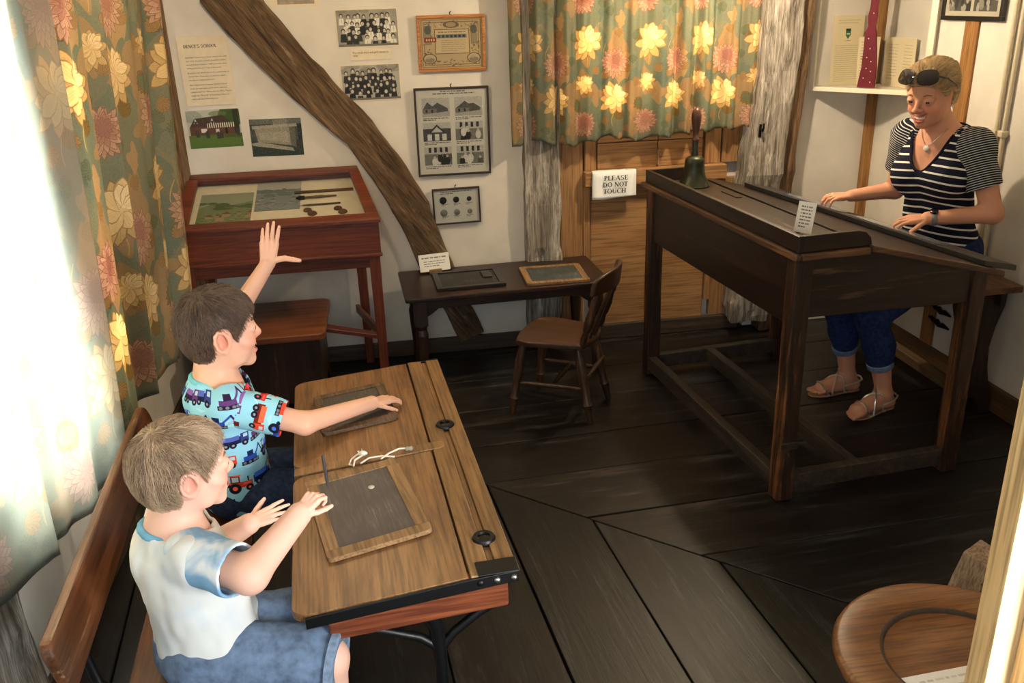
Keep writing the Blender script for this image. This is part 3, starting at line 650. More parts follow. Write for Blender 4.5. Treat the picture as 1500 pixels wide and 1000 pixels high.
def bar_lid(y0, y1, x0, x1):
    m = MB(); z = lambda y, u: top(y) + u
    return m.add([W(x0, y0, z(y0, 0)), W(x1, y0, z(y0, 0)), W(x1, y1, z(y1, 0)), W(x0, y1, z(y1, 0)), W(x0, y0, z(y0, .02)), W(x1, y0, z(y0, .02)), W(x1, y1, z(y1, .02)), W(x0, y1, z(y1, .02))], [(3, 2, 1, 0), (4, 5, 6, 7), (0, 1, 5, 4), (1, 2, 6, 5), (2, 3, 7, 6), (3, 0, 4, 7)])
bar_lid(yf - .012, yf + .05, xl - .01, xr + .01).build('lid_rail', MAHOG, dc, bevel=.004); bar_lid(yb - .055, yb, xl - .01, xr + .01).build('lid_rail', MAHOG, dc, bevel=.004)
bar_lid(yf + .05, yb - .055, xr - .05, xr + .01).build('lid_stile', MAHOG, dc, bevel=.003); bar_lid(yf + .05, yb - .055, xl - .01, xl + .05).build('lid_stile', MAHOG, dc, bevel=.003)
pane, pn, plk, pb = newmat('case_glass', 0.03, (30, 34, 33)); pb.inputs['Alpha'].default_value = 0.10; pb.inputs['Specular IOR Level'].default_value = 0.8
m = MB(); m.add([W(xl + .045, yf + .045, top(yf + .045) + .011), W(xr - .045, yf + .045, top(yf + .045) + .011), W(xr - .045, yb - .05, top(yb - .05) + .011), W(xl + .045, yb - .05, top(yb - .05) + .011), W(xl + .045, yf + .045, top(yf + .045) + .007), W(xr - .045, yf + .045, top(yf + .045) + .007), W(xr - .045, yb - .05, top(yb - .05) + .007), W(xl + .045, yb - .05, top(yb - .05) + .007)], [(0, 1, 2, 3), (7, 6, 5, 4), (0, 4, 5, 1), (1, 5, 6, 2), (2, 6, 7, 3), (3, 7, 4, 0)]).build('glass_lid', pane, dc)
base = lambda y: 0.897 + (y - 4.27) * 0.311
m = MB(); m.add([W(xl + .02, yf + .02, base(yf + .02)), W(xr - .022, yf + .02, base(yf + .02)), W(xr - .022, yb - .02, base(yb - .02)), W(xl + .02, yb - .02, base(yb - .02)), W(xl + .02, yf + .02, base(yf + .02) - .01), W(xr - .022, yf + .02, base(yf + .02) - .01), W(xr - .022, yb - .02, base(yb - .02) - .01), W(xl + .02, yb - .02, base(yb - .02) - .01)], [(0, 1, 2, 3), (7, 6, 5, 4), (0, 4, 5, 1), (1, 5, 6, 2), (2, 6, 7, 3), (3, 7, 4, 0)]).build('backing_board', plain('case_lining', (224, 216, 190), .9, vary=.02), dc)
MB().span(W(xl + .0, yf + .02, .69), W(xr - .01, yf + .04, .757)).span(W(xl, yb - .05, .69), W(xr - .08, yb - .03, .757)).build('apron', MAHOG, dc, bevel=.003)
for (x, y) in ((xl + .03, yf + .03), (xr - .03, yf + .03), (xl + .03, yb - .05), (xr - .03, yb - .05)):
    cx, cy, _ = W(x, y, 0); MB().bar((cx, cy, 0), (cx, cy, .757), .042, .042, .055, .055).build('leg', MAHOGZ, dc, bevel=.003)
MB().bar(W(-.40, 4.30, .395), W(-.085, 4.285, .325), .07, .022, .05, .022).build('stretcher', MAHOG, dc, bevel=.003)
MB().bar(W(-.066, 4.29, .33), W(-.115, 4.73, .33), .02, .045).build('stretcher', MAHOG, dc, bevel=.003)

# prints and writing tools under the glass; each lies on the sloped lining
SL = math.atan(0.311)
def in_case(name, label, cat, cx, cy, group=None):
    return thing(name, label, cat, (cx, cy, base(cy) + 0.001), rot=(SL, 0, 0), group=group)
def village(w_, h_, seed, pal):
    cv = Canvas(w_, h_, pal[0]); r = random.Random(seed)
    cv.poly([(0, h_ * .45), (w_ * .3, h_ * .3), (w_ * .6, h_ * .4), (w_, h_ * .28), (w_, h_), (0, h_)], pal[1])
    for i in range(9): cv.disc(r.uniform(0, w_), r.uniform(h_ * .3, h_ * .5), r.uniform(8, 26), r.uniform(5, 14), pal[2])
    for i in range(10):
        x, y = r.uniform(0, w_), r.uniform(h_ * .5, h_ * .8); a = r.uniform(10, 24); cv.rect(x, y, x + a, y + a * .7, pal[3]); cv.poly([(x - 2, y), (x + a / 2, y - a * .6), (x + a + 2, y)], pal[4])
    for i in range(40): x, y = r.uniform(0, w_), r.uniform(h_ * .65, h_); cv.disc(x, y, 5, 3, r.choice(pal[2:5]), .6)
    cv.noise(.02, 1, seed); return cv.a
def sheet(name, label, cat, cx, cy, w_, h_, arr, rz=0.0):
    t = in_case(name, label, cat, cx, cy); t.rotation_euler = (SL, 0, rz)
    MB().span((-w_ / 2, -h_ / 2, 0), (w_ / 2, h_ / 2, .0015)).build('print', imgmat(name + '_print', arr, .6), t, uv=(0, 1, -w_ / 2, w_ / 2, -h_ / 2, h_ / 2)); return t
sheet('village_print', 'faded green village print at the left of the display case', 'print', -.79, 4.52, .262, .31, village(150, 180, 2, [(150, 156, 132), (120, 134, 96), (86, 104, 66), (166, 140, 112), (112, 84, 66)]))
sheet('harbour_print', 'grey-blue print with a pale border in the middle of the display case', 'print', -.535, 4.62, .225, .30, village(140, 180, 5, [(176, 180, 172), (128, 138, 136), (106, 118, 116), (150, 150, 142), (96, 104, 104)]))
sheet('white_label', 'plain white strip along the front inside the display case', 'label', -.765, 4.35, .21, .016, np.ones((4, 30, 3)) * .95)
PENW = wood('pen_wood', (70, 48, 30), (96, 68, 42), (120, 88, 58), 0, 1.5, .5)
t = in_case('wooden_ruler', 'long wooden ruler at the back of the display case', 'ruler', -.305, 4.635); t.rotation_euler = (SL, 0, .02)
MB().span((-.15, -.012, 0), (.15, .012, .006)).build('rule_bar', PENW, t, bevel=.001)
t = in_case('dip_pen', 'thick dark-tipped pen in the middle of the display case', 'pen', -.34, 4.572, 'pens'); t.rotation_euler = (SL, 0, .06)
MB().turned((-.06, 0, .008), (.10, 0, .008), [(0, .006), (.5, .0075), (1, .004)], 10).build('pen_holder', PENW, t, smooth=True); MB().turned((-.105, 0, .008), (-.06, 0, .008), [(0, .003), (.4, .011), (1, .010)], 10).build('nib', IRON, t, smooth=True)
t = in_case('dip_pen', 'thin dip pen nearest the front of the display case', 'pen', -.32, 4.50, 'pens'); t.rotation_euler = (SL, 0, .02)
MB().turned((-.09, 0, .006), (.10, 0, .006), [(0, .003), (.2, .005), (1, .0045)], 10).build('pen_holder', PENW, t, smooth=True); MB().turned((-.115, 0, .005), (-.09, 0, .006), [(0, .001), (1, .003)], 8).build('nib', STEEL, t, smooth=True)
for x, y, lb in ((-.372, 4.425, 'pair of round brown discs nearest the prints at the front of the display case'), (-.222, 4.425, 'pair of round brown discs nearest the right side of the display case')):
    t = in_case('metal_badge', lb, 'badge', x, y + .015, 'badges in the display case')
    MB().turned((-.012, .018, 0), (-.012, .018, .005), [(0, .022), (1, .020)], 14).build('disc', PENW, t, smooth=True); MB().turned((.012, -.018, 0), (.012, -.018, .005), [(0, .024), (1, .022)], 14).build('disc', PENW, t, smooth=True)

# ------------------------------------------------------------------ stool
so = thing('box_stool', 'low box stool with a worn reddish seat in front of the display case', 'stool', (-0.575, 4.37, 0))
MB().prism(rounded(-.235, .235, -.28, .28, .04, 6), .395, .43).build('seat', wood('stool_seat', (82, 42, 24), (118, 68, 40), (146, 92, 58), 0, .8, .4, wear=.05, bump=.1), so, bevel=.006)
MB().span((-.20, -.235, .05), (.20, -.215, .395)).build('side_panel', DARKZ, so, bevel=.003); MB().span((-.20, .215, .05), (.20, .235, .395)).build('side_panel', DARKZ, so, bevel=.003)
for x in (-.19, .19): MB().prism([(-.22, 0), (-.17, 0), (-.12, .09), (.12, .09), (.17, 0), (.22, 0), (.215, .395), (-.215, .395)], x - .012, x + .012, 0).build('end_panel', DARKZ, so, bevel=.003)

# ------------------------------------------------------------------ low table by the wall
tb = thing('low_table', 'low dark oak table with shaped apron under the framed pictures', 'table', (0.59, 4.51, 0), math.radians(2.5))
MB().prism(rounded(-.54, .54, -.255, .252, .012, 3), .497, .52).build('tabletop', DARKX, tb, bevel=.005)
ap = [(-.47, .40), (-.44, .40), (-.41, .415), (-.37, .445), (.37, .445), (.41, .415), (.44, .40), (.47, .40), (.47, .497), (-.47, .497)]
for y in (-.215, .195): MB().prism(ap, y, y + .02, 1).build('apron', DARKX, tb, bevel=.002)
for x in (-.475, .455): MB().span((x, -.20, .41), (x + .02, .20, .497)).build('apron', DARKX, tb, bevel=.002)
for x in (-.465, .465):
    for y in (-.205, .205):
        MB().span((x - .033, y - .033, .36), (x + .033, y + .033, .497)).turned((x, y, 0), (x, y, .36), [(0, .018), (.06, .022), (.25, .020), (.55, .028), (.85, .034), (.93, .026), (1, .034)], 14).build('leg', DARKZ, tb, bevel=.002)
# on it
t = thing('black_slate', 'black-framed slate panel on the left of the low table', 'slate', (0.405, 4.475, 0.521), math.radians(2))
BLK = plain('black_varnish', (24, 22, 22), .35)
MB().span((-.15, -.125, 0.002), (.15, .125, .010)).build('slate_panel', slate_mat('black_slate_stone', .9, (30, 30, 31)), t)
for sy in (-1, 1): MB().span((-.18, sy * .125, 0), (.18, sy * .15, .016)).build('frame_rail', BLK, t, bevel=.002)
for sx in (-1, 1): MB().span((sx * .15, -.125, 0), (sx * .18, .125, .016)).build('frame_rail', BLK, t, bevel=.002)
MB().span((.08, -.02, .016), (.13, .10, .018)).build('metal_clip', BLK, t, bevel=.001)
slate('framed_slate', 'slate with a pale wooden frame beside the chair on the low table', [(0.69, 4.60), (1.04, 4.60), (1.02, 4.30), (0.70, 4.28)], 0.5215, SLATEF, 2.3, .034, 0, .014, (52, 58, 58))
cb = thing('caption_card', 'white caption card in a wooden block behind the black slate', 'card', (0.245, 4.66, 0.521), math.radians(10))
MB().span((-.035, -.012, 0), (.035, .012, .022)).build('wooden_block', SLATEF, cb, bevel=.002)
cc = Canvas(150, 90, (226, 226, 222)); cc.text_lines(14, 136, 16, 1, 10, 6, (40, 40, 40), 1, .98); cc.text_lines(22, 128, 36, 3, 12, 4, (60, 60, 60), 2, .7)
MB().add([(-.085, -.004, .012), (.085, -.004, .012), (.085, .028, .10), (-.085, .028, .10), (-.085, -.001, .012), (.085, -.001, .012), (.085, .031, .10), (-.085, .031, .10)], [(0, 1, 2, 3), (7, 6, 5, 4), (0, 4, 5, 1), (1, 5, 6, 2), (2, 6, 7, 3), (3, 7, 4, 0)]).build('card_sheet', imgmat('caption_card_print', cc.a), cb, uv=(0, 2, -.085, .085, .012, .10))

# ------------------------------------------------------------------ the small chair: local +X = facing
ch = thing('school_chair', 'small brown elm chair with turned spindles pulled up at the low table', 'chair', (0.79, 3.925, 0), math.radians(148.5))
m = MB(); sp = [(-.16, -.145), (-.04, -.165), (.10, -.185), (.165, -.17), (.185, -.08), (.19, 0), (.185, .08), (.165, .17), (.10, .185), (-.04, .165), (-.16, .145), (-.185, .07), (-.19, 0), (-.185, -.07)]
m.prism(sp, .372, .402).build('seat', CHAIRX, ch, bevel=.009, seg=3)
legp = [(0, .014), (.10, .017), (.22, .020), (.24, .025), (.27, .018), (.5, .021), (.75, .024), (.92, .018), (1, .014)]
for (fx, fs_), (tx, ts) in (((.185, -.175), (.135, -.135)), ((.20, .165), (.14, .135)), ((-.195, -.165), (-.125, -.115)), ((-.20, .14), (-.125, .11))):
    MB().turned((fx, fs_, 0), (tx, ts, .378), legp, 14).build('leg', CHAIRW, ch, smooth=True)
MB().turned((.165, -.158, .17), (-.165, -.145, .17), [(0, .008), (.5, .013), (1, .008)], 10).build('stretcher', CHAIRW, ch, smooth=True)
MB().turned((.175, .152, .17), (-.17, .127, .17), [(0, .008), (.5, .013), (1, .008)], 10).build('stretcher', CHAIRW, ch, smooth=True)
MB().turned((.0, -.15, .17), (.0, .14, .17), [(0, .008), (.5, .014), (1, .008)], 10).build('stretcher', CHAIRW, ch, smooth=True)
MB().turned((-.175, -.145, .235), (-.178, .125, .235), [(0, .008), (.5, .012), (1, .008)], 10).build('stretcher', CHAIRW, ch, smooth=True)
arc = lambda s: -.205 - .045 * (1 - (s / .17) ** 2)
m = MB(); vs = []; N = 14
for i in range(N + 1):
    s = -.185 + .37 * i / N; x = arc(s) - .02
    hh = .04 * (1 - (s / .2) ** 4) + .03
    vs += [(x - .013, s, .655), (x + .013, s, .655), (x + .009 - .012, s, .655 + hh + .03), (x - .013 - .012, s, .655 + hh + .03)]
fs = [(0, 1, 2, 3), tuple(4 * N + k for k in (3, 2, 1, 0))]
for i in range(N):
    for k in range(4): fs.append((4 * i + k, 4 * i + (k + 1) % 4, 4 * i + 4 + (k + 1) % 4, 4 * i + 4 + k))
m.add(vs, fs).build('crest_rail', CHAIRW, ch, bevel=.006, smooth=True)
for s, thick in ((-.145, 1), (.145, 1), (-.05, 0), (0.0, 0), (.05, 0)):
    pr = [(0, .012), (.12, .018), (.25, .013), (.3, .019), (.5, .022), (.68, .016), (.74, .021), (.9, .014), (1, .011)] if thick else [(0, .008), (.4, .011), (1, .008)]
    MB().turned((-.155 - .01 * (1 - abs(s) / .15), s * .93, .395), (arc(s) - .02, s, .665), pr, 12).build('spindle', CHAIRW, ch, smooth=True)

# ------------------------------------------------------------------ the teacher's tall desk (local x across, y along)
TDR = math.radians(5.7)
td = thing('teacher_desk', 'tall dark worn teacher desk with sloping lid on a floor frame', 'desk', (1.449, 2.866, 0), TDR)
for (x, y, tp) in ((.035, .035, 1.0), (.035, 1.37, 1.0), (.805, .035, .885), (.79, 1.37, .885)):
    o = MB().bar((x, y, 0), (x, y, tp), .068, .068).build('leg', TDZ, td, bevel=.004); rough_mesh(o, .0022, 14, int(x * 100 + y * 7), 3)
slope = lambda x: 1.037 - .268 * (x - .29)
MB().prism([(.07, .738), (1.335, .738), (1.335, 1.005), (.07, 1.005)], .012, .036, 0).build('front_apron', TDY, td, bevel=.003)
MB().prism([(.07, .75), (1.335, .75), (1.335, .88), (.07, .88)], .795, .82, 0).build('rear_apron', TDY, td, bevel=.003)
for y in (.012, 1.368): MB().prism([(.07, .772), (.77, .75), (.77, slope(.77) - .012), (.29, 1.018), (.07, 1.018)], y, y + .024, 1).build('side_apron', TDX, td, bevel=.003)
MB().span((0.0, -.005, 1.005), (.29, 1.41, 1.03)).build('flat_board', TDY, td, bevel=.003)
m = MB(); a, b = .293, .868
m.add([(a, -.02, slope(a) - .02), (b, -.02, slope(b) - .02), (b, 1.425, slope(b) - .02), (a, 1.425, slope(a) - .02), (a, -.02, slope(a)), (b, -.02, slope(b)), (b, 1.425, slope(b)), (a, 1.425, slope(a))], [(3, 2, 1, 0), (4, 5, 6, 7), (0, 1, 5, 4), (1, 2, 6, 5), (2, 3, 7, 6), (3, 0, 4, 7)]).build('lid', TDY, td, bevel=.004)
MB().span((.14, .25, 1.03), (.16, .70, 1.033)).span((.23, .90, 1.03), (.26, 1.05, 1.034)).build('batten', TDY, td, bevel=.001)
MB().span((-.022, -.024, 1.003), (.004, 1.43, 1.030)).build('moulding', TDTRIM, td, bevel=.008, seg=3)
MB().span((.004, -.024, 1.003), (.285, -.002, 1.030)).build('moulding', TDTRIMX, td, bevel=.006, seg=3); MB().span((.004, 1.408, 1.003), (.285, 1.43, 1.030)).build('moulding', TDTRIMX, td, bevel=.006, seg=3)
m = MB(); a, b = .285, .885
m.add([(a, -.03, slope(a) - .024), (b, -.03, slope(b) - .024), (b, -.005, slope(b) - .024), (a, -.005, slope(a) - .024), (a, -.03, slope(a) + .0), (b, -.03, slope(b) + .0), (b, -.005, slope(b) + .0), (a, -.005, slope(a) + .0)], [(3, 2, 1, 0), (4, 5, 6, 7), (0, 1, 5, 4), (1, 2, 6, 5), (2, 3, 7, 6), (3, 0, 4, 7)]).build('lid_edge', TDTRIMX, td, bevel=.004)
MB().span((-.004, -.004, 1.03), (.018, 1.41, 1.092)).build('gallery', TDY, td, bevel=.004)
gal = [(.018, 1.03), (.30, 1.03), (.292, 1.062), (.27, 1.084), (.24, 1.092), (.018, 1.092)]
for y in (-.004, 1.388): MB().prism(gal, y, y + .022, 1).build('gallery', TDX, td, bevel=.003)
MB().span((.006, .07, .030), (.05, 1.335, .105)).build('floor_rail', TDRAIL, td, bevel=.005)
MB().span((.35, .045, .030), (.395, 1.36, .105)).build('floor_rail', TDRAIL, td, bevel=.005)
for y in (.012, 1.345): MB().span((.07, y, .030), (.77, y + .045, .105)).build('floor_rail', TDRAIL, td, bevel=.005)
MB().box((.035, .0, .245), (.074, .006, .03)).build('iron_clasp', STEEL, td, bevel=.001)

# hand bell
bl = thing('hand_bell', 'dark bronze hand bell with a turned wooden handle on the tall desk', 'bell', (1.497, 4.098, 1.031))
MB().turned((0, 0, 0), (0, 0, .148), [(0, .076), (.03, .078), (.08, .074), (.25, .060), (.5, .050), (.75, .047), (.88, .045), (.95, .036), (1, .017)], 32).build('bell_body', BRASSY, bl, smooth=True)
MB().turned((0, 0, .145), (0, 0, .222), [(0, .016), (.1, .0165), (.3, .014), (.9, .0155), (1, .015)], 16).build('ferrule', BRASSY, bl, smooth=True)
MB().turned((0, 0, .215), (0, 0, .372), [(0, .017), (.04, .019), (.08, .019), (.11, .014), (.25, .015), (.55, .022), (.75, .0245), (.9, .020), (.97, .012), (1, .003)], 20).build('handle', wood('bell_handle', (58, 32, 22), (82, 48, 34), (104, 66, 48), 2, 1, .35), bl, smooth=True)
# board lying on the sloping lid
bd = thing('display_board', 'long dark board with glossy sheets lying on the sloping lid under her hands', 'board', (1.449, 2.866, 0), TDR)
A, B = Vector((.492, 1.31)), Vector((.80, -.012)); al = (B - A).normalized(); ac = Vector((-al.y, al.x))
if ac.x < 0: ac = -ac
def onlid(p, h): return (p.x, p.y, slope(p.x) + h)
def slab(p0, p1, q1, q0, h0, h1): return MB().add([onlid(p, h0) for p in (p0, p1, q1, q0)] + [onlid(p, h1) for p in (p0, p1, q1, q0)], [(3, 2, 1, 0), (4, 5, 6, 7), (0, 1, 5, 4), (1, 2, 6, 5), (2, 3, 7, 6), (3, 0, 4, 7)])
slab(A, B, B + ac * .20, A + ac * .20, .0015, .024).build('board', plain('black_board', (30, 28, 28), .5), bd, bevel=.003)
slab(A + al * .16 + ac * .05, A + al * .56 + ac * .05, A + al * .56 + ac * .18, A + al * .16 + ac * .18, .024, .026).build('glossy_sheet', plain('blue_reflection_sheet', (86, 92, 112), .15), bd)  # bluish reflection on the board put into the colour of both sheets
slab(A + al * .62 + ac * .05, A + al * 1.10 + ac * .05, A + al * 1.10 + ac * .18, A + al * .62 + ac * .18, .024, .026).build('glossy_sheet', plain('pale_reflection_sheet', (110, 114, 124), .15), bd)
# card on the gallery
gc = thing('label_card', 'small white lettered card propped on the near corner of the tall desk', 'card', (1.585, 3.12, 1.0335), math.radians(-58))
cc = Canvas(90, 110, (236, 234, 226)); cc.text_lines(18, 74, 14, 7, 12, 5, (60, 56, 54), 8, .6)
MB().add([(-.038, 0, 0), (.038, 0, 0), (.038, .025, .115), (-.038, .025, .115), (-.038, .002, 0), (.038, .002, 0), (.038, .027, .115), (-.038, .027, .115)], [(0, 1, 2, 3), (7, 6, 5, 4), (0, 4, 5, 1), (1, 5, 6, 2), (2, 6, 7, 3), (3, 7, 4, 0)]).build('card_sheet', imgmat('label_card_print', cc.a), gc, uv=(0, 2, -.038, .038, 0, .115))

# ------------------------------------------------------------------ tall bench along the right wall
tbn = thing('tall_bench', 'tall dark bench with shaped plank ends along the right wall', 'bench', (2.63, 3.93, 0))
MB().prism(rounded(-.14, .135, -.60, .60, .012, 3), .625, .655).build('seat', wood('bench_seat_oak', (74, 46, 28), (104, 68, 42), (130, 90, 58), 1, .9, .4), tbn, bevel=.004)
end = [(-.12, 0), (-.06, 0), (-.05, .05), (-.02, .085), (.01, .095), (.04, .085), (.07, .05), (.075, 0), (.125, 0), (.135, .06), (.11, .13), (.085, .24), (.075, .34), (.09, .44), (.12, .54), (.125, .625), (-.125, .625), (-.12, .54), (-.085, .42), (-.075, .3), (-.09, .15)]
for y in (-.52, .48): MB().prism(end, y, y + .035, 1).build('plank_end', wood('bench_end_oak', (30, 19, 14), (48, 32, 24), (66, 45, 33), 2, .9, .45), tbn, bevel=.003)
MB().span((-.02, -.50, .075), (.03, .50, .125)).build('stretcher', SLATEFD, tbn, bevel=.004)
MB().span((.06, -.56, .55), (.08, .56, .625)).build('apron', DARKX, tbn, bevel=.003)
# wrought-iron bracket on the right wall below the bench
ib = thing('iron_bracket', 'pair of wavy black iron brackets low on the right wall behind the bench', 'bracket', (2.795, 3.93, 0.30))
for z, in ((0.035,), (-.035,)): MB().tube([(-.004, .07, z + .012), (-.006, .04, z + .016), (-.008, .02, z + .004), (-.008, 0, z + .01), (-.008, -.025, z - .004), (-.008, -.045, z + .004), (-.006, -.10, z)], [.008, .013, .012, .015, .012, .014, .005], 8).build('bracket_arm', HK, ib, smooth=True)

# ------------------------------------------------------------------ round stool, its label, and the worn block
rs = thing('round_stool', 'round worn wooden stool top with a hollowed ring at the near right', 'stool', (1.205, 1.42, 0))
RW = wood('worn_round_oak', (96, 58, 30), (132, 86, 48), (156, 108, 66), 0, 1.2, .4, wear=.10, wearcol=(72, 52, 36), bump=.15, cross=7)
MB().turned((0, 0, .462), (0, 0, .50), [(0, .255), (.15, .275), (.6, .283), (.9, .278), (1, .268), (1, .182), (.72, .170), (.72, .10), (.72, .001)], 56).build('top', RW, rs, smooth=True)
MB().tube([(.179 * math.cos(k * PI / 28), .179 * math.sin(k * PI / 28), .4885) for k in range(57)], .0095, 8).build('dark_ring', plain('dark_rubbed_groove', (66, 56, 46), .7), rs, smooth=True)
for k in range(4):
    a = .5 + k * PI / 2; MB().turned((.25 * math.cos(a), .25 * math.sin(a), 0), (.19 * math.cos(a), .19 * math.sin(a), .465), [(0, .017), (.4, .022), (1, .026)], 12).build('leg', DARKZ, rs, smooth=True)
pc_ = thing('paper_label', 'white paper label lying on the round stool', 'label', (1.165, 1.372, 0.4935), math.radians(3))
cc = Canvas(160, 60, (246, 246, 246)); cc.text_lines(20, 140, 12, 3, 14, 4, (190, 190, 190), 3, .6)
MB().span((-.13, -.065, 0), (.13, .03, .0015)).build('paper', imgmat('paper_label_print', cc.a), pc_, uv=(0, 1, -.13, .13, -.065, .03))
wb_ = thing('worn_block', 'pale worn wooden block with frayed edges on the floor beyond the round stool', 'block', (1.80, 2.16, 0), math.radians(12))
o = MB().add([(-.05, -.06, 0), (.08, -.06, 0), (.08, .06, 0), (-.05, .06, 0), (.0, -.05, .17), (.07, -.05, .20), (.07, .05, .20), (.0, .05, .17)], [(3, 2, 1, 0), (4, 5, 6, 7), (0, 1, 5, 4), (1, 2, 6, 5), (2, 3, 7, 6), (3, 0, 4, 7)]).build('block_body', wood('frayed_wood', (140, 116, 98), (172, 148, 128), (200, 178, 158), 2, 1, .8, bump=.4), wb_, bevel=.006)
rough_mesh(o, .004, 20, 4, 5)
for k in range(4): MB().bar((-.043 + .014 * k, -.058, .03 + .038 * k), (-.070 + .014 * k, -.068, .055 + .038 * k), .012, .004, .004, .002).build('splinter', WHITE if k % 2 else SLATEF, wb_)
# ------------------------------------------------------------------ serif lettering
def glyph(ch):
    Q = []; TK, TN, SF = .20, .08, .05
    def vs(x, y0=0., y1=1., s0=True, s1=True, t=TK):
        Q.append([(x - t / 2, y0), (x + t / 2, y0), (x + t / 2, y1), (x - t / 2, y1)])
        for y, s in ((y0 + SF / 2, s0), (y1 - SF / 2, s1)):
            if s: Q.append([(x - t / 2 - .09, y - SF / 2), (x + t / 2 + .09, y - SF / 2), (x + t / 2 + .09, y + SF / 2), (x - t / 2 - .09, y + SF / 2)])
    def ln(x0, y0, x1, y1, t):
        dx, dy = x1 - x0, y1 - y0; L = math.hypot(dx, dy); nx, ny = -dy / L * t / 2, dx / L * t / 2
        Q.append([(x0 - nx, y0 - ny), (x1 - nx, y1 - ny), (x1 + nx, y1 + ny), (x0 + nx, y0 + ny)])
    def arc(cx, cy, rx, ry, a0, a1, tk=TK, n=14):
        P = []
        for i in range(n + 1):
            a = math.radians(a0 + (a1 - a0) * i / n); w_ = TN + (tk - TN) * abs(math.cos(a)) ** 1.3
            P.append(((cx + (rx + w_ / 2) * math.cos(a), cy + (ry + min(w_, .1) / 2) * math.sin(a)), (cx + (rx - w_ / 2) * math.cos(a), cy + (ry - min(w_, .1) / 2) * math.sin(a))))
        for i in range(n): Q.append([P[i][0], P[i + 1][0], P[i + 1][1], P[i][1]])
    def tick(x, y0, y1): Q.append([(x - .03, y0), (x + .03, y0), (x + .03, y1), (x - .03, y1)])
    wd = .8
    if ch == 'P': vs(.2); arc(.28, .74, .30, .23, -90, 90); wd = .72
    elif ch == 'L': vs(.2, s1=True); ln(.2, .03, .66, .03, TN); tick(.65, 0, .25); wd = .74
    elif ch == 'E':
        vs(.2); ln(.2, .97, .64, .97, TN); ln(.2, .52, .54, .52, TN); ln(.2, .03, .68, .03, TN); tick(.63, .76, 1); tick(.53, .42, .62); tick(.67, 0, .25); wd = .78
    elif ch == 'A':
        ln(.10, .02, .42, .98, TN + .01); ln(.42, .98, .76, .02, TK); ln(.22, .34, .62, .34, TN); ln(.0, .02, .22, .02, SF); ln(.58, .02, .92, .02, SF); wd = .92
    elif ch == 'S':
        arc(.36, .74, .22, .23, 30, 270, .15); arc(.36, .26, .24, .23, 90, -150, .15); tick(.57, .74, .96); tick(.13, .04, .28); wd = .74
    elif ch == 'D': vs(.2); arc(.26, .5, .46, .47, -90, 90); wd = .9
    elif ch == 'O': arc(.45, .5, .34, .47, 0, 360, n=28); wd = .92
    elif ch == 'C': arc(.46, .5, .34, .47, 45, 315, n=22); tick(.72, .66, .98); wd = .84
    elif ch == 'N': vs(.16, t=TN + .01); ln(.16, .97, .72, .03, TK); vs(.74, t=TN + .01, s0=False); wd = .92
    elif ch == 'T': vs(.38); ln(.04, .97, .72, .97, TN); tick(.05, .74, 1); tick(.71, .74, 1); wd = .78
    elif ch == 'U': vs(.2, .3, 1, s0=False); vs(.72, .3, 1, s0=False, t=TN + .01); arc(.46, .31, .26, .27, 180, 360, .12); wd = .92
    elif ch == 'H': vs(.2); vs(.76); ln(.2, .5, .76, .5, TN); wd = .98
    elif ch == "'": vs(.1, .68, 1, False, False, .1); wd = .26
    elif ch == ' ': wd = .4
    return Q, wd
def lettering(text, height, x, z, y, parent, mat, name='lettering', centre=True, xs=1.0):
    """flat capitals standing in the XZ plane, facing -Y"""
    m = MB(); L = sum(glyph(c)[1] for c in text) * height * xs; cx = x - (L / 2 if centre else 0)
    for c in text:
        Q, wd = glyph(c)
        for q in Q: m.add([(cx + a * height * xs, y, z + b * height) for a, b in q], [(0, 1, 2, 3)])
        cx += wd * height * xs
    return m.build(name, mat, parent)
def words(text, size, x, z, y, parent, name='lettering', width=None, space=1.0, skew=0.0):
    cu = bpy.data.curves.new(name, 'FONT'); cu.body = text; cu.size = size; cu.space_line = space; cu.resolution_u = 2
    tmp = bpy.data.objects.new('tmp_text', cu); C.objects.link(tmp); dg = bpy.context.evaluated_depsgraph_get()
    me = bpy.data.meshes.new_from_object(tmp.evaluated_get(dg)); bpy.data.objects.remove(tmp); bpy.data.curves.remove(cu)
    me.name = name; me.materials.clear(); me.materials.append(INK)
    o = bpy.data.objects.new(name, me); C.objects.link(o); o.parent = parent; o.location = (x, y, z); o.rotation_euler = (PI / 2, 0, skew)
    return o

# ------------------------------------------------------------------ DO NOT TOUCH sheet over the ledge
sg = thing('paper_notice', 'white paper sign reading PLEASE DO NOT TOUCH hung over the pine ledge', 'sign', (1.268, 4.73, 0.86))
NV, NU = 12, 10; m = MB(); vs = []
for j in range(NV):
    t = j / (NV - 1)
    for i in range(NU):
        u = i / (NU - 1); x = -.124 + .248 * u - .006 * t * (u < .5)
        if j < 2: yy, zz = (.045 - .045 * j, .1465)
        else: zz = .1465 - .150 * (t - 1 / 11) / (1 - 1 / 11) ; yy = -.003 - .006 * math.sin(3 * u + 1.2) * t - .010 * t
        if j == NV - 1: zz += .012 * (u ** 6) - .004 * math.sin(7 * u)
        vs.append((x, yy, zz))
m.add(vs, [(j * NU + i, (j + 1) * NU + i, (j + 1) * NU + i + 1, j * NU + i + 1) for j in range(NV - 1) for i in range(NU - 1)])
o = m.build('paper', WHITE, sg, smooth=True); so_ = o.modifiers.new('thick', 'SOLIDIFY'); so_.thickness = .0008
for k, tx in enumerate(('PLEASE', 'DO NOT', 'TOUCH')):
    lettering(tx, .0255, .006 - .004 * k, .098 - .036 * k, -.0185 - .0008 * k, sg, INK, xs=1.16)

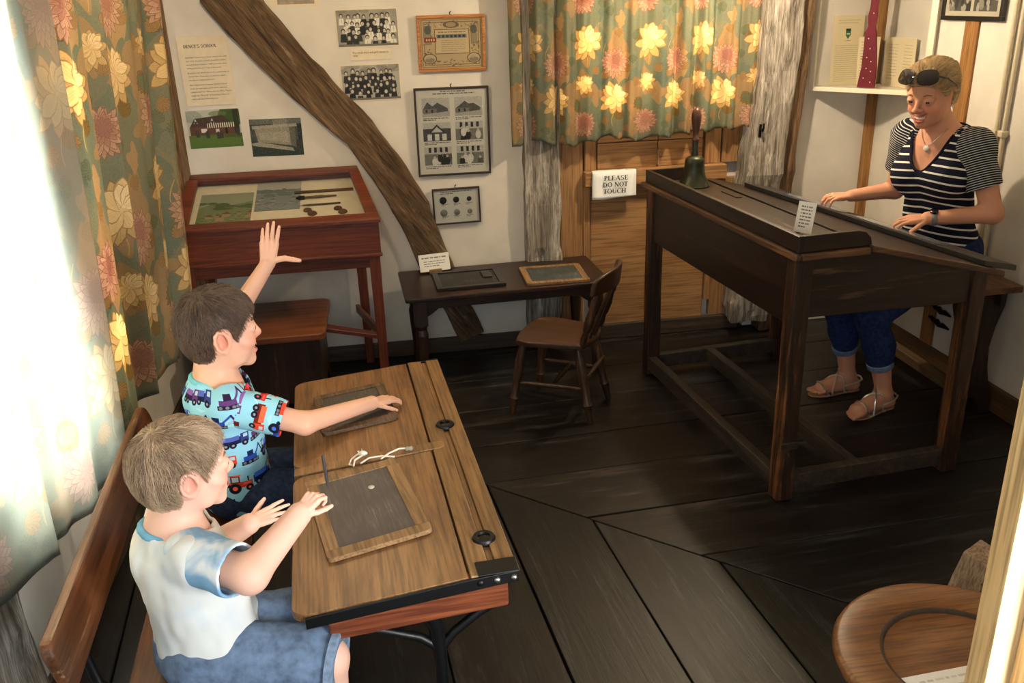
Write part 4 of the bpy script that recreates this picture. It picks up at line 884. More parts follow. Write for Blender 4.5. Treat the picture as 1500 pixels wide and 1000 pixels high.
# ------------------------------------------------------------------ pictures on the back wall (origin bottom-left, x right, z up, front at -y)
def crowd(w_, h_, rows, white, seed, bg=(146, 144, 134)):
    cv = Canvas(w_, h_, bg); r = random.Random(seed)
    for k in range(30): cv.disc(r.uniform(0, w_), r.uniform(0, h_ * .3), 26, 14, r.choice([(120, 118, 110), (160, 158, 148)]), .5)
    for j in range(rows):
        y = h_ * (.20 + .19 * j); n = 9 if j < rows - 1 else 6; s = h_ * .055
        for i in range(n):
            x = w_ * (.09 + .82 * (i + .5 * (j % 2)) / (n - .5)) + r.uniform(-7, 7); y = h_ * (.20 + .19 * j) + r.uniform(-7, 7); s = h_ * r.uniform(.046, .060)
            light = r.random() < white; c = (222, 220, 208) if light else (r.randint(28, 56),) * 3
            cv.poly([(x - s * 1.3, y + s * 1.2), (x + s * 1.3, y + s * 1.2), (x + s * 1.8, y + s * 5.2), (x - s * 1.8, y + s * 5.2)], c)
            cv.disc(x, y - s * .3, s * 1.05, s * 1.2, (40, 36, 34)); cv.disc(x, y, s * .78, s * .95, (190, 182, 168)); 
            if light: cv.rect(x - 1, y + s * 1.6, x + 1, y + s * 4, (150, 148, 140))
    cv.rect(0, h_ * .94, w_, h_, (110, 108, 100)); cv.blur(2).noise(.035, 1, seed); return cv.a
def print_on(name, label, cat, x, z, w_, h_, arr, group=None, tilt=0.0, border=0.0, th=.002, rough=.55):
    t = thing(name, label, cat, (x, 4.80 - th, z), rot=(0, tilt, 0), group=group)
    if border:
        MB().span((0, 0, 0), (w_, th, h_)).build('card_mount', CREAM, t)
        MB().span((border, -.0012, border), (w_ - border, 0, h_ - border)).build('print', imgmat(name + '_image', arr, rough), t, uv=(0, 2, border, w_ - border, border, h_ - border))
    else: MB().span((0, 0, 0), (w_, th, h_)).build('print', imgmat(name + '_image', arr, rough), t, uv=(0, 2, 0, w_, 0, h_))
    return t
print_on('group_photograph', 'old black-and-white photograph of a school class with many girls in white', 'photograph', -.168, 1.702, .315, .186, crowd(300, 178, 4, .55, 4), border=.006)
print_on('group_photograph', 'old dark black-and-white photograph of rows of seated schoolboys', 'photograph', -.168, 1.438, .305, .182, crowd(300, 178, 4, .0, 9, (168, 166, 156)), border=.005)
cp = thing('caption_strip', 'cream caption strip between the two school class photographs', 'label', (-.108, 4.797, 1.640))
MB().span((0, 0, 0), (.205, .003, .052)).build('card_mount', CREAM, cp); words("The mixed boy's and girl's classes in\n1930", .0125, .012, .033, -.001, cp, space=1.2)
ct = thing('caption_card', 'cream card at the very top of the back wall near the brace', 'card', (-.48, 4.797, 1.907))
MB().span((0, 0, 0), (.24, .003, .16)).build('card_mount', CREAM, ct); MB().span((.04, -.001, .012), (.22, 0, .15)).build('print', plain('dim_print', (150, 140, 124), .7), ct)

nt = thing('school_notice', "cream printed notice headed DENCE'S SCHOOL beside the left curtain", 'notice', (-.948, 4.796, 1.452), rot=(0, math.radians(-.6), 0))
MB().span((0, 0, 0), (.245, .004, .335)).build('card_mount', CREAM, nt, bevel=.0008)
lettering("DENCE'S SCHOOL", .0150, .030, .280, -.0008, nt, INK, 'heading', False)
words("Alexander Dence's tomb stands close to the south\ndoor of St. Dunstan's Church. A wealthy clothier,\nhe built Dence's School in 1648 to provide a free\nwriting school for poor boys of the parish.", .0098, .030, .232, -.0008, nt, 'body_text', space=1.75)
words("Bequests in his will led also to the establishment of\nCharity Farm, Frittenden, income from which\nwas given to needy parishioners.", .0098, .030, .158, -.0008, nt, 'body_text', space=1.75)
words("After long periods of closure, Dence's School,\nunder the supervision of the parish, operated\ncontinuously from 1849 to the late 1870s. Masters\ntaught the \"Three Rs\" to fee paying children as\nwell as the free scholarship boys.", .0098, .030, .100, -.0008, nt, 'body_text', space=1.75)

cv = Canvas(270, 190, (178, 186, 176))           # old school behind a churchyard
cv.disc(220, 40, 60, 60, (58, 84, 40)); cv.disc(30, 30, 50, 30, (150, 160, 146)); cv.disc(160, 20, 46, 14, (96, 110, 80), .6)
cv.poly([(10, 84), (40, 40), (180, 28), (232, 72), (232, 84)], (70, 56, 46)); cv.rect(10, 82, 240, 132, (92, 60, 50)); cv.rect(100, 66, 236, 90, (224, 220, 206))
for i in range(12): cv.rect(104 + i * 11, 66, 109 + i * 11, 90, (40, 32, 28))
for x in (44, 128): cv.poly([(x - 10, 66), (x, 40), (x + 10, 66)], (216, 214, 204)); cv.rect(x - 6, 54, x + 6, 66, (60, 60, 60))
cv.rect(66, 92, 96, 112, (206, 206, 200)); cv.rect(140, 96, 158, 116, (196, 196, 190)); cv.rect(188, 92, 200, 122, (30, 28, 26)); cv.rect(236, 0, 262, 150, (44, 48, 34))
cv.rect(0, 124, 270, 190, (80, 108, 46)); cv.rect(180, 122, 270, 142, (74, 84, 44))
for x, y in ((46, 118), (96, 124), (150, 130), (166, 128), (252, 118)): cv.poly([(x - 9, y + 16), (x - 10, y - 14), (x, y - 22), (x + 9, y - 14), (x + 9, y + 16)], (58, 58, 52))
cv.blur(2).noise(.04, 1, 3)
print_on('colour_photograph', 'colour photograph of an old timbered school behind a green churchyard', 'photograph', -.962, 1.240, .265, .190, cv.a, tilt=math.radians(-.5))
cv = Canvas(260, 190, (64, 70, 66)); cv.rect(0, 0, 260, 26, (96, 102, 96)); cv.rect(118, 4, 190, 34, (120, 122, 112)); cv.rect(0, 110, 260, 190, (46, 56, 50))
cv.poly([(10, 34), (236, 26), (236, 42), (12, 50)], (150, 146, 132)); cv.poly([(22, 50), (196, 42), (200, 138), (34, 116)], (136, 132, 118)); cv.poly([(196, 42), (226, 44), (226, 150), (200, 138)], (92, 92, 84))
cv.poly([(40, 70), (186, 64), (188, 122), (44, 104)], (150, 146, 132)); cv.poly([(0, 122), (40, 116), (206, 150), (214, 168), (8, 134)], (146, 144, 130)); cv.rect(238, 30, 260, 110, (36, 42, 40))
cv.noise(.06, 2, 2); cv.noise(.03, 1, 6)
print_on('colour_photograph', 'dim colour photograph of a carved stone chest tomb', 'photograph', -.658, 1.183, .262, .190, cv.a, tilt=math.radians(.8))

def framed(name, label, x, z, w_, h_, fw, fmat, arr, y=4.80, dep=.018, tilt=0.0, lean=.012):
    t = thing(name, label, 'picture', (x, y - .002, z), rot=(lean, tilt, 0))
    MB().span((fw * .6, -dep * .55, fw * .6), (w_ - fw * .6, -.002, h_ - fw * .6)).build('picture_sheet', imgmat(name + '_sheet', arr, .55), t, uv=(0, 2, fw, w_ - fw, fw, h_ - fw))
    for a, b in (((0, -dep, 0), (w_, 0, fw)), ((0, -dep, h_ - fw), (w_, 0, h_)), ((0, -dep, fw), (fw, 0, h_ - fw)), ((w_ - fw, -dep, fw), (w_, 0, h_ - fw))):
        MB().span(a, b).build('frame_rail', fmat, t, bevel=.003)
    g = MB().span((fw * .8, -dep * .7, fw * .8), (w_ - fw * .8, -dep * .7 + .0015, h_ - fw * .8)).build('glass', pane, t)
    MB().tube([(w_ / 2, -.004, h_ - .002), (w_ / 2 - .004, -.010, h_ + .010), (w_ / 2 + .003, -.006, h_ + .016)], .003, 6).build('hanging_hook', IRON, t, smooth=True)
    return t
cv = Canvas(360, 290, (196, 172, 128))
for k in range(4): cv.rect(6 + 6 * k, 6 + 6 * k, 354 - 6 * k, 284 - 6 * k, [(168, 140, 98), (206, 186, 146), (150, 124, 90), (198, 176, 134)][k])
r = random.Random(2)
for k in range(220):
    a = r.choice((0, 1)); x, y = (r.uniform(20, 340), r.choice((r.uniform(16, 50), r.uniform(236, 276)))) if a else (r.choice((r.uniform(18, 66), r.uniform(294, 342))), r.uniform(30, 260))
    cv.disc(x, y, r.uniform(2, 8), r.uniform(2, 6), r.choice([(110, 96, 70), (90, 84, 66), (160, 132, 92), (214, 196, 156)]), .6)
for x in (44, 312): cv.rect(x - 18, 40, x + 18, 150, (122, 118, 100), .7); cv.rect(x - 12, 46, x + 12, 140, (168, 150, 112), .8); cv.disc(x, 66, 20, 24, (86, 92, 92), .8)
cv.rect(82, 62, 286, 206, (112, 84, 58)); cv.rect(86, 66, 282, 202, (212, 192, 150)); cv.rect(94, 92, 270, 114, (120, 128, 128)); cv.rect(22, 108, 92, 136, (150, 54, 40))
for k in range(7): cv.rect(102 + k * 24, 96, 116 + k * 24, 110, (60, 66, 72))
for k in range(4): cv.disc(36 + k * 14, 122, 5, 8, (216, 190, 150))
cv.text_lines(104, 266, 76, 1, 10, 6, (84, 70, 54), 3, .98); cv.text_lines(120, 262, 126, 6, 12, 3, (120, 100, 76), 4, .7)
for x in (50, 308): cv.disc(x, 232, 40, 30, (92, 78, 56)); cv.disc(x, 232, 35, 26, (200, 184, 146)); cv.disc(x, 240, 28, 14, (146, 138, 110)); cv.disc(x - 8, 226, 14, 7, (176, 170, 150))
cv.disc(180, 36, 46, 20, (120, 102, 74)); cv.disc(180, 36, 30, 14, (178, 156, 116)); cv.noise(.03, 1, 7)
LIGHTOAK = wood('light_oak_frame', (150, 92, 40), (184, 122, 60), (206, 146, 84), 0, 2, .4, bump=.05)
framed('certificate_frame', 'light oak frame holding an ornate certificate, uppermost on the back wall', .235, 1.567, .352, .278, .017, LIGHTOAK, cv.a, tilt=math.radians(.4))
BROWNF = plain('dark_brown_frame', (52, 36, 26), .4)
cv = Canvas(380, 470, (214, 214, 202)); cv.text_lines(130, 270, 8, 1, 8, 6, (50, 50, 50), 3, .95); cv.text_lines(90, 320, 20, 1, 8, 6, (50, 50, 50), 5, .98)
r = random.Random(8)
for j in range(3):
    for i in range(2):
        x, y = 28 + i * 176, 44 + j * 136; W_, H_ = 150, 104; cv.rect(x, y, x + W_, y + H_, (150, 150, 144))
        sub = Canvas(W_, H_, (186, 186, 180))
        if j == 0: sub.poly([(5, 62), (30 + 26 * i, 22), (58 + 18 * i, 46 - 8 * i), (84 + 20 * i, 26 + 10 * i), (140, 60), (140, 84), (5, 84)], (84, 84, 80)); sub.rect(8, 60, 80, 88, (120, 118, 112)); sub.poly([(0, 90), (150, 74), (150, 104), (0, 104)], (170, 170, 164)); sub.rect(20, 64, 30, 80, (40, 40, 40)); sub.rect(50, 64, 60, 80, (40, 40, 40))
        elif j == 1 and i == 0: sub.rect(0, 34, 150, 104, (70, 70, 68)); sub.poly([(30, 56), (75, 10), (120, 56)], (50, 50, 50)); sub.poly([(44, 54), (75, 22), (106, 54)], (196, 196, 190)); [sub.rect(22 + 40 * k, 64, 46 + 40 * k, 100, (214, 214, 208)) for k in range(3)]
        else:
            sub.rect(0, 40, 150, 104, (120, 120, 114)); [sub.rect(24 + 30 * k, 4, 38 + 30 * k, 32, (44, 44, 44)) for k in range(4)]
            for k in range(7): a, b = r.uniform(14, 136), r.uniform(38, 80); sub.disc(a, b + 20, 15, 24, r.choice([(46, 46, 46), (210, 210, 204), (90, 90, 88)])); sub.disc(a, b - 6, 7, 8, (188, 184, 176))
        sub.blur(1).noise(.05, 2, j * 2 + i); cv.a[y:y + H_, x:x + W_] = sub.a; cv.text_lines(x + 4, x + W_ - 6, y + H_ + 6, 2, 9, 5, (50, 50, 50), j * 2 + i, .5)
cv.noise(.02, 1, 1)
framed('six_photograph_frame', 'dark narrow frame holding a sheet of six black-and-white photographs with captions', .195, 1.028, .395, .462, .011, BROWNF, cv.a, tilt=math.radians(.4))
cv = Canvas(270, 200, (206, 208, 200)); cv.text_lines(40, 230, 10, 2, 10, 5, (60, 60, 60), 3, .4)
for i in range(3):
    for j in range(2): cv.text_lines(44 + i * 74, 84 + i * 74, 84 + j * 74, 2, 8, 4, (60, 60, 60), i * 2 + j, .6)
cf = framed('coin_frame', 'small dark frame of six coins, lowest on the back wall', .262, .755, .262, .200, .009, BROWNF, cv.a, tilt=math.radians(-.8))
for i, r1 in enumerate((.020, .017, .0135)):
    for j in range(2):
        x, z = .058 + i * .072, .135 - j * .070; MB().turned((x, -.0098, z), (x, -.0118, z), [(0, r1), (.6, r1), (1, r1 * .9)], 18).build('coin', plain('dark_copper_coin', (44, 40, 36), .4, .5) if j == 0 else plain('worn_silver_coin', (130, 130, 122), .4, .5), cf, smooth=True)

# ------------------------------------------------------------------ corner display case with the tie
PW = plain('cream_gloss_paint', (224, 218, 200), .4, vary=.02)
cc_ = thing('corner_case', 'cream glazed display case hung across the right corner', 'display case', (2.62, 4.56, 1.385))
A = Vector((2.405, 4.79)); B = Vector((2.79, 4.27)); o2 = Vector((2.62, 4.56)); AL = Vector((2.405, 4.795)); CN = Vector((2.752, 4.752))
tri = lambda pts: [tuple(Vector(p) - o2) for p in pts]
MB().prism(tri([(2.405, 4.795), (2.79, 4.27), (2.79, 4.75), (2.755, 4.795)]), 0, .014).build('base_shelf', PW, cc_, bevel=.002)
MB().prism(tri([(2.405, 4.795), (2.79, 4.27), (2.79, 4.75), (2.755, 4.795)]), .60, .62).build('top_board', PW, cc_, bevel=.002)
dv = (B - A).normalized(); nv = Vector((dv.y, -dv.x)); 
if nv.y > 0: nv = -nv
def fr(s0, s1, h0, h1, d0, d1, nm, mat):
    P = [A + dv * s0 + nv * d0, A + dv * s1 + nv * d0, A + dv * s1 + nv * d1, A + dv * s0 + nv * d1]
    return MB().prism([tuple(p - o2) for p in P], h0, h1).build(nm, mat, cc_, bevel=.002)
LF = (B - A).length
fr(0.0, .028, -.006, .62, 0, .022, 'front_stile', PW); fr(LF - .034, LF, -.006, .62, 0, .022, 'front_stile', PW); fr(.028, LF - .034, -.008, .016, 0, .024, 'front_rail', PW); fr(.028, LF - .034, .585, .62, 0, .022, 'front_rail', PW)
fr(.024, LF - .03, .012, .59, .008, .010, 'glass_front', pane)
# documents and the tie inside
cv = Canvas(220, 330, (216, 204, 170)); cv.text_lines(36, 190, 22, 2, 12, 3, (150, 140, 116), 2, .9)
cv.poly([(92, 62), (128, 62), (128, 92), (110, 112), (92, 92)], (40, 110, 70)); cv.rect(92, 62, 128, 72, (26, 60, 44)); cv.rect(98, 84, 122, 90, (200, 206, 180)); cv.text_lines(86, 136, 118, 1, 8, 3, (60, 110, 76), 4, .9)
cv.text_lines(26, 196, 140, 18, 10, 3, (160, 150, 124), 6, .6)
ds = thing('badge_letter', 'typed letter with a green shield badge standing in the corner case', 'letter', (2.60, 4.772, 1.400), rot=(-.03, 0, 0))
MB().span((-.095, 0, 0), (.085, .0015, .365)).build('paper', imgmat('badge_letter_print', cv.a), ds, uv=(0, 2, -.095, .085, 0, .365))
cv = Canvas(120, 200, (222, 210, 178)); cv.text_lines(16, 104, 20, 14, 12, 3, (150, 140, 116), 5, .6); cv.text_lines(20, 80, 80, 2, 10, 5, (80, 74, 64), 9, .8)
d2 = thing('typed_sheet', 'second typed sheet half hidden by the tie in the corner case', 'letter', (2.70, 4.745, 1.400), math.radians(-38))
MB().span((-.05, 0, 0), (.06, .0015, .25)).build('paper', imgmat('typed_sheet_print', cv.a), d2, uv=(0, 2, -.05, .06, 0, .25))
bk = thing('open_booklet', 'open booklet with faint print standing on the right in the corner case', 'booklet', (2.768, 4.535, 1.400), math.radians(-86))
cv = Canvas(150, 220, (224, 212, 180)); cv.text_lines(30, 120, 30, 12, 14, 3, (150, 140, 116), 7, .7)
im_ = imgmat('booklet_print', cv.a)
MB().add([(-.13, 0, 0), (0, .006, 0), (0, .006, .25), (-.13, 0, .25), (-.13, .004, 0), (0, .010, 0), (0, .010, .25), (-.13, .004, .25)], [(0, 1, 2, 3), (7, 6, 5, 4), (0, 4, 5, 1), (1, 5, 6, 2), (2, 6, 7, 3), (3, 7, 4, 0)]).build('page', im_, bk, uv=(0, 2, -.13, 0, 0, .25))
MB().add([(0, .006, 0), (.13, -.004, 0), (.13, -.004, .25), (0, .006, .25), (0, .010, 0), (.13, 0, 0), (.13, 0, .25), (0, .010, .25)], [(0, 1, 2, 3), (7, 6, 5, 4), (0, 4, 5, 1), (1, 5, 6, 2), (2, 6, 7, 3), (3, 7, 4, 0)]).build('page', im_, bk, uv=(0, 2, 0, .13, 0, .25))
TIE = plain('maroon_tie_cloth', (112, 26, 46), .8, vary=.08, scale=200)
ti = thing('school_tie', 'maroon school tie with small white crests hanging in the corner case', 'tie', (2.612, 4.565, 1.402), math.radians(-53))
prof = [(0, .046), (.004, .047), (.10, .040), (.20, .034), (.28, .029), (.31, .020), (.34, .024), (.36, .026), (.40, .020), (.57, .022)]
m = MB(); vs = []
for i, (z, hw) in enumerate(prof):
    off = .006 * math.sin(z * 14); vs += [(-hw + off, -.006 - .01 * (z < .3) + .004, z), (off, -.011 - .006 * (z < .3), z), (hw + off, -.006 - .01 * (z < .3) + .004, z), (hw + off, .002, z), (-hw + off, .002, z)]
n = len(prof); fs = [(0, 1, 2, 3, 4)[::-1], tuple(5 * (n - 1) + k for k in range(5))]
for i in range(n - 1):
    for k in range(5): fs.append((5 * i + k, 5 * i + (k + 1) % 5, 5 * i + 5 + (k + 1) % 5, 5 * i + 5 + k))
m.add(vs, fs).build('tie_blade', TIE, ti, smooth=True)
m = MB()
for k, (a, b) in enumerate(((-.018, .05), (.022, .03), (-.010, .10), (.016, .085), (-.012, .155), (.012, .135), (.004, .20), (-.006, .25), (.006, .375), (-.004, .44))): m.box((a + .006 * math.sin(b * 14), -.0180 + .010 * (b > .3), b), (.004, .002, .005))
m.build('white_crest', WHITE, ti, label='small white crests', kind='stuff')

# framed photographs on the right wall
cv = Canvas(420, 210, (206, 200, 182))
for x0, sd in ((24, 1), (216, 5)):
    sub = Canvas(170, 160, (150, 150, 142)); r = random.Random(sd); sub.rect(0, 90, 170, 160, (92, 92, 86))
    for k in range(26): sub.disc(r.uniform(0, 170), r.uniform(20, 150), r.uniform(8, 22), r.uniform(10, 26), r.choice([(46, 46, 44), (70, 70, 66), (150, 148, 138), (196, 194, 184), (60, 60, 58)]), .8)
    sub.noise(.05, 1, sd); cv.a[26:186, x0:x0 + 170] = sub.a
fp = thing('photograph_frame', 'black frame with two black-and-white photographs high on the right wall', 'picture', (2.794, 4.235, 1.745), rot=(0, 0, -PI / 2))
MB().span((.012, -.010, .012), (.438, -.002, .228)).build('picture_sheet', imgmat('photograph_frame_sheet', cv.a, .5), fp, uv=(0, 2, .018, .432, .018, .222))
for a, b in (((0, -.02, 0), (.45, 0, .02)), ((0, -.02, .22), (.45, 0, .24)), ((0, -.02, .02), (.02, 0, .22)), ((.43, -.02, .02), (.45, 0, .22))): MB().span(a, b).build('frame_rail', BLK, fp, bevel=.002)
MB().span((.018, -.014, .018), (.432, -.0125, .222)).build('glass', pane, fp)
# ------------------------------------------------------------------ soft-body modelling: blended volumes turned into one surface
V3 = lambda *a: np.array(a, float)
def unit(v): v = np.asarray(v, float); return v / np.linalg.norm(v)
class Body:
    def __init__(s): s.pr = []
    def cap(s, a, b, ra, rb=None, k=.02, op='u'):
        a, b = np.asarray(a, float), np.asarray(b, float); rb = ra if rb is None else rb; R = max(ra, rb)
        ab = b - a; L2 = max(ab @ ab, 1e-12)
        def fn(P):
            q = P - a; t = np.clip((q @ ab) / L2, 0, 1); return np.linalg.norm(q - t[..., None] * ab, axis=-1) - (ra + (rb - ra) * t)
        s.pr.append((fn, np.minimum(a, b) - R, np.maximum(a, b) + R, k, op)); return s
    def ell(s, c, r, M=None, k=.02, op='u'):
        """M rows: local axes"""
        c, r = np.asarray(c, float), np.asarray(r, float); M = np.eye(3) if M is None else np.asarray(M, float)
        def fn(P):
            q = (P - c) @ M.T; k0 = np.linalg.norm(q / r, axis=-1); k1 = np.linalg.norm(q / (r * r), axis=-1) + 1e-9; return k0 * (k0 - 1) / k1
        ext = np.sqrt(((M * r[:, None]) ** 2).sum(0)); s.pr.append((fn, c - ext, c + ext, k, op)); return s
    def cut(s, fn, lo, hi, k=.004): s.pr.append((fn, np.asarray(lo, float), np.asarray(hi, float), k, 'i')); return s   # keep where fn<0
    def extend(s, o): s.pr += o.pr; return s
    @staticmethod
    def _mix(D, d, k, op):
        if op == 'u': h = np.maximum(k - np.abs(D - d), 0) / k; return np.minimum(D, d) - h * h * k * .25
        if op == 's': d = -d
        h = np.maximum(k - np.abs(D - d), 0) / k; return np.maximum(D, d) + h * h * k * .25
    def at(s, P):
        D = np.full(P.shape[:-1], .3)
        for fn, lo, hi, k, op in s.pr: D = s._mix(D, fn(P), k, op)
        return D
    def grid(s, lo, hi, h):
        n = np.ceil((hi - lo) / h).astype(int) + 1; ax = [lo[i] + h * np.arange(n[i]) for i in range(3)]; D = np.full(n, .3)
        for fn, a, b, k, op in s.pr:
            pad = k + 4 * h
            if op == 'i': pad = 9
            i0 = np.clip(np.floor((a - pad - lo) / h).astype(int), 0, n); i1 = np.clip(np.ceil((b + pad - lo) / h).astype(int) + 1, 0, n)
            if (i1 <= i0).any(): continue
            sl = tuple(slice(i0[j], i1[j]) for j in range(3))
            P = np.stack(np.meshgrid(*[ax[j][sl[j]] for j in range(3)], indexing='ij'), -1)
            D[sl] = s._mix(D[sl], fn(P), k, op)
        return D
    def bounds(s):
        u = [p for p in s.pr if p[4] == 'u']; return np.min([p[1] for p in u], 0), np.max([p[2] for p in u], 0)
def nets(D, lo, h):
    S = D < 0; c = np.zeros(np.array(D.shape) - 1, np.int8)
    offs = [(a, b, d) for a in (0, 1) for b in (0, 1) for d in (0, 1)]; n = c.shape
    for o in offs: c += S[o[0]:o[0] + n[0], o[1]:o[1] + n[1], o[2]:o[2] + n[2]]
    A = np.argwhere((c > 0) & (c < 8))
    if len(A) == 0: return np.zeros((0, 3)), np.zeros((0, 4), int)
    idx = np.full(n, -1, int); idx[tuple(A.T)] = np.arange(len(A)); acc = np.zeros((len(A), 3)); cnt = np.zeros(len(A))
    for o in offs:
        for ax in range(3):
            if o[ax]: continue
            o2 = list(o); o2[ax] = 1
            da = D[A[:, 0] + o[0], A[:, 1] + o[1], A[:, 2] + o[2]]; db = D[A[:, 0] + o2[0], A[:, 1] + o2[1], A[:, 2] + o2[2]]
            cr = (da < 0) != (db < 0); t = np.where(cr, da / np.where(cr, da - db, 1), 0); p = np.array(o, float)[None].repeat(len(A), 0); p[:, ax] += t
            acc += p * cr[:, None]; cnt += cr
    V = lo + h * (A + acc / cnt[:, None]); F = []
    for ax in range(3):
        o1, o2 = (ax + 1) % 3, (ax + 2) % 3; sa = [slice(None)] * 3; sb = [slice(None)] * 3; sa[ax] = slice(0, -1); sb[ax] = slice(1, None)
        E = S[tuple(sa)] != S[tuple(sb)]; P = np.argwhere(E); P = P[(P[:, o1] > 0) & (P[:, o2] > 0) & (P[:, o1] < n[o1]) & (P[:, o2] < n[o2])]
        def cell(d1, d2):
            Q = P.copy(); Q[:, o1] -= d1; Q[:, o2] -= d2; return idx[tuple(Q.T)]
        q = np.stack([cell(1, 1), cell(0, 1), cell(0, 0), cell(1, 0)], 1); fl_ = S[tuple(P.T)]; q[~fl_] = q[~fl_][:, ::-1]; F.append(q)
    F = np.concatenate(F); return V, F[(F >= 0).all(1)]
def smooth_mesh(V, F, it=2, lam=.5):
    e = np.concatenate([F[:, [0, 1]], F[:, [1, 2]], F[:, [2, 3]], F[:, [3, 0]]]); e = np.concatenate([e, e[:, ::-1]])
    deg = np.bincount(e[:, 0], minlength=len(V)).astype(float) + 1e-9
    for _ in range(it):
        A = np.stack([np.bincount(e[:, 0], V[e[:, 1], i], len(V)) for i in range(3)], 1) / deg[:, None]; V = V + lam * (A - V)
    return V
def surface(b, h, fine=(), pad=.012, lo=None, hi=None, it=1):
    """fine: list of (lo,hi,h) boxes meshed more finely with the same volume"""
    l, u = b.bounds(); l = (l - pad) if lo is None else np.asarray(lo, float); u = (u + pad) if hi is None else np.asarray(hi, float)
    Vs, Fs, k = [], [], 0
    V, F = nets(b.grid(l, u, h), l, h); V = smooth_mesh(V, F, it)
    for fl_, fh, fv in fine:
        fl_, fh = np.asarray(fl_, float), np.asarray(fh, float); ins = ((V > fl_ + h * 1.2) & (V < fh - h * 1.2)).all(1); F = F[~ins[F].all(1)]
    Vs.append(V); Fs.append(F); k = len(V)
    for i, (fl_, fh, fv) in enumerate(fine):
        fl_ = np.asarray(fl_, float); V, F = nets(b.grid(fl_, np.asarray(fh, float), fv), fl_, fv); V = smooth_mesh(V, F, it); Vs.append(V); Fs.append(F + k); k += len(V)
    return np.concatenate(Vs), np.concatenate(Fs)
def meshobj(name, V, F, mat, parent=None, origin=(0, 0, 0), col=None, attr=None, uv=None):
    used = np.unique(F); mp = np.full(len(V), -1); mp[used] = np.arange(len(used)); V = V[used]; F = mp[F]
    me = bpy.data.meshes.new(name); me.vertices.add(len(V)); me.vertices.foreach_set('co', (V - np.asarray(origin)).astype(np.float32).ravel())
    me.loops.add(F.size); me.loops.foreach_set('vertex_index', F.ravel().astype(np.int32)); me.polygons.add(len(F))
    me.polygons.foreach_set('loop_start', (np.arange(len(F)) * 4).astype(np.int32)); me.polygons.foreach_set('use_smooth', np.ones(len(F), bool)); me.update(calc_edges=True); me.validate()
    if col is not None:
        c = col[used] if len(col) != len(V) else col; a = me.color_attributes.new('Col', 'FLOAT_COLOR', 'POINT'); a.data.foreach_set('color', np.c_[c, np.ones(len(c))].astype(np.float32).ravel())
    if attr is not None:
        c = attr[used] if len(attr) != len(V) else attr; a = me.attributes.new('band', 'FLOAT', 'POINT'); a.data.foreach_set('value', c.astype(np.float32))
    if uv is not None:
        c = uv[used] if len(uv) != len(V) else uv; L_ = me.uv_layers.new(name='UVMap'); L_.data.foreach_set('uv', c[F.ravel()].astype(np.float32).ravel())
    if mat: me.materials.append(mat)
    o = bpy.data.objects.new(name, me); C.objects.link(o); o.parent = parent
    return o, V
def linear(c): c = np.asarray(c, float) / 255; return np.where(c <= .04045, c / 12.92, ((c + .055) / 1.055) ** 2.4)
def skin_material(name, sss=.06):
    m, n, l, b = newmat(name, .5, None, 0, .35); a = n.new('ShaderNodeAttribute'); a.attribute_name = 'Col'; l.new(a.outputs['Color'], b.inputs['Base Color'])
    b.inputs['Subsurface Weight'].default_value = sss; b.inputs['Subsurface Radius'].default_value = (.012, .005, .003); b.inputs['Subsurface Scale'].default_value = .5
    return m
def cloth(name, col, vary=.08, scale=18, bump=.1, weave=0):
    return plain(name, col, .9, spec=.15, vary=vary, scale=scale, bump=bump)
def band_cloth(name, base, stripe, period, duty):
    m, n, l, b = newmat(name, .9, None, 0, .15); a = n.new('ShaderNodeAttribute'); a.attribute_name = 'band'
    d = n.new('ShaderNodeMath'); d.operation = 'DIVIDE'; d.inputs[1].default_value = period; f = n.new('ShaderNodeMath'); f.operation = 'FRACT'; g = n.new('ShaderNodeMath'); g.operation = 'LESS_THAN'; g.inputs[1].default_value = duty
    mx = n.new('ShaderNodeMix'); mx.data_type = 'RGBA'; mx.inputs[6].default_value = lin(base); mx.inputs[7].default_value = lin(stripe)
    l.new(a.outputs['Fac'], d.inputs[0]); l.new(d.outputs[0], f.inputs[0]); l.new(f.outputs[0], g.inputs[0]); l.new(g.outputs[0], mx.inputs[0]); l.new(mx.outputs[2], b.inputs['Base Color'])
    return m
def hair_material(name, root, tip):
    m, n, l, b = newmat(name, .42, None, 0, .4); hi_ = n.new('ShaderNodeAttribute'); hi_.attribute_name = 'tone'; r = ramp(n, [(0, root), (1, tip)]); l.new(hi_.outputs['Fac'], r.inputs['Fac']); l.new(r.outputs['Color'], b.inputs['Base Color']); return m

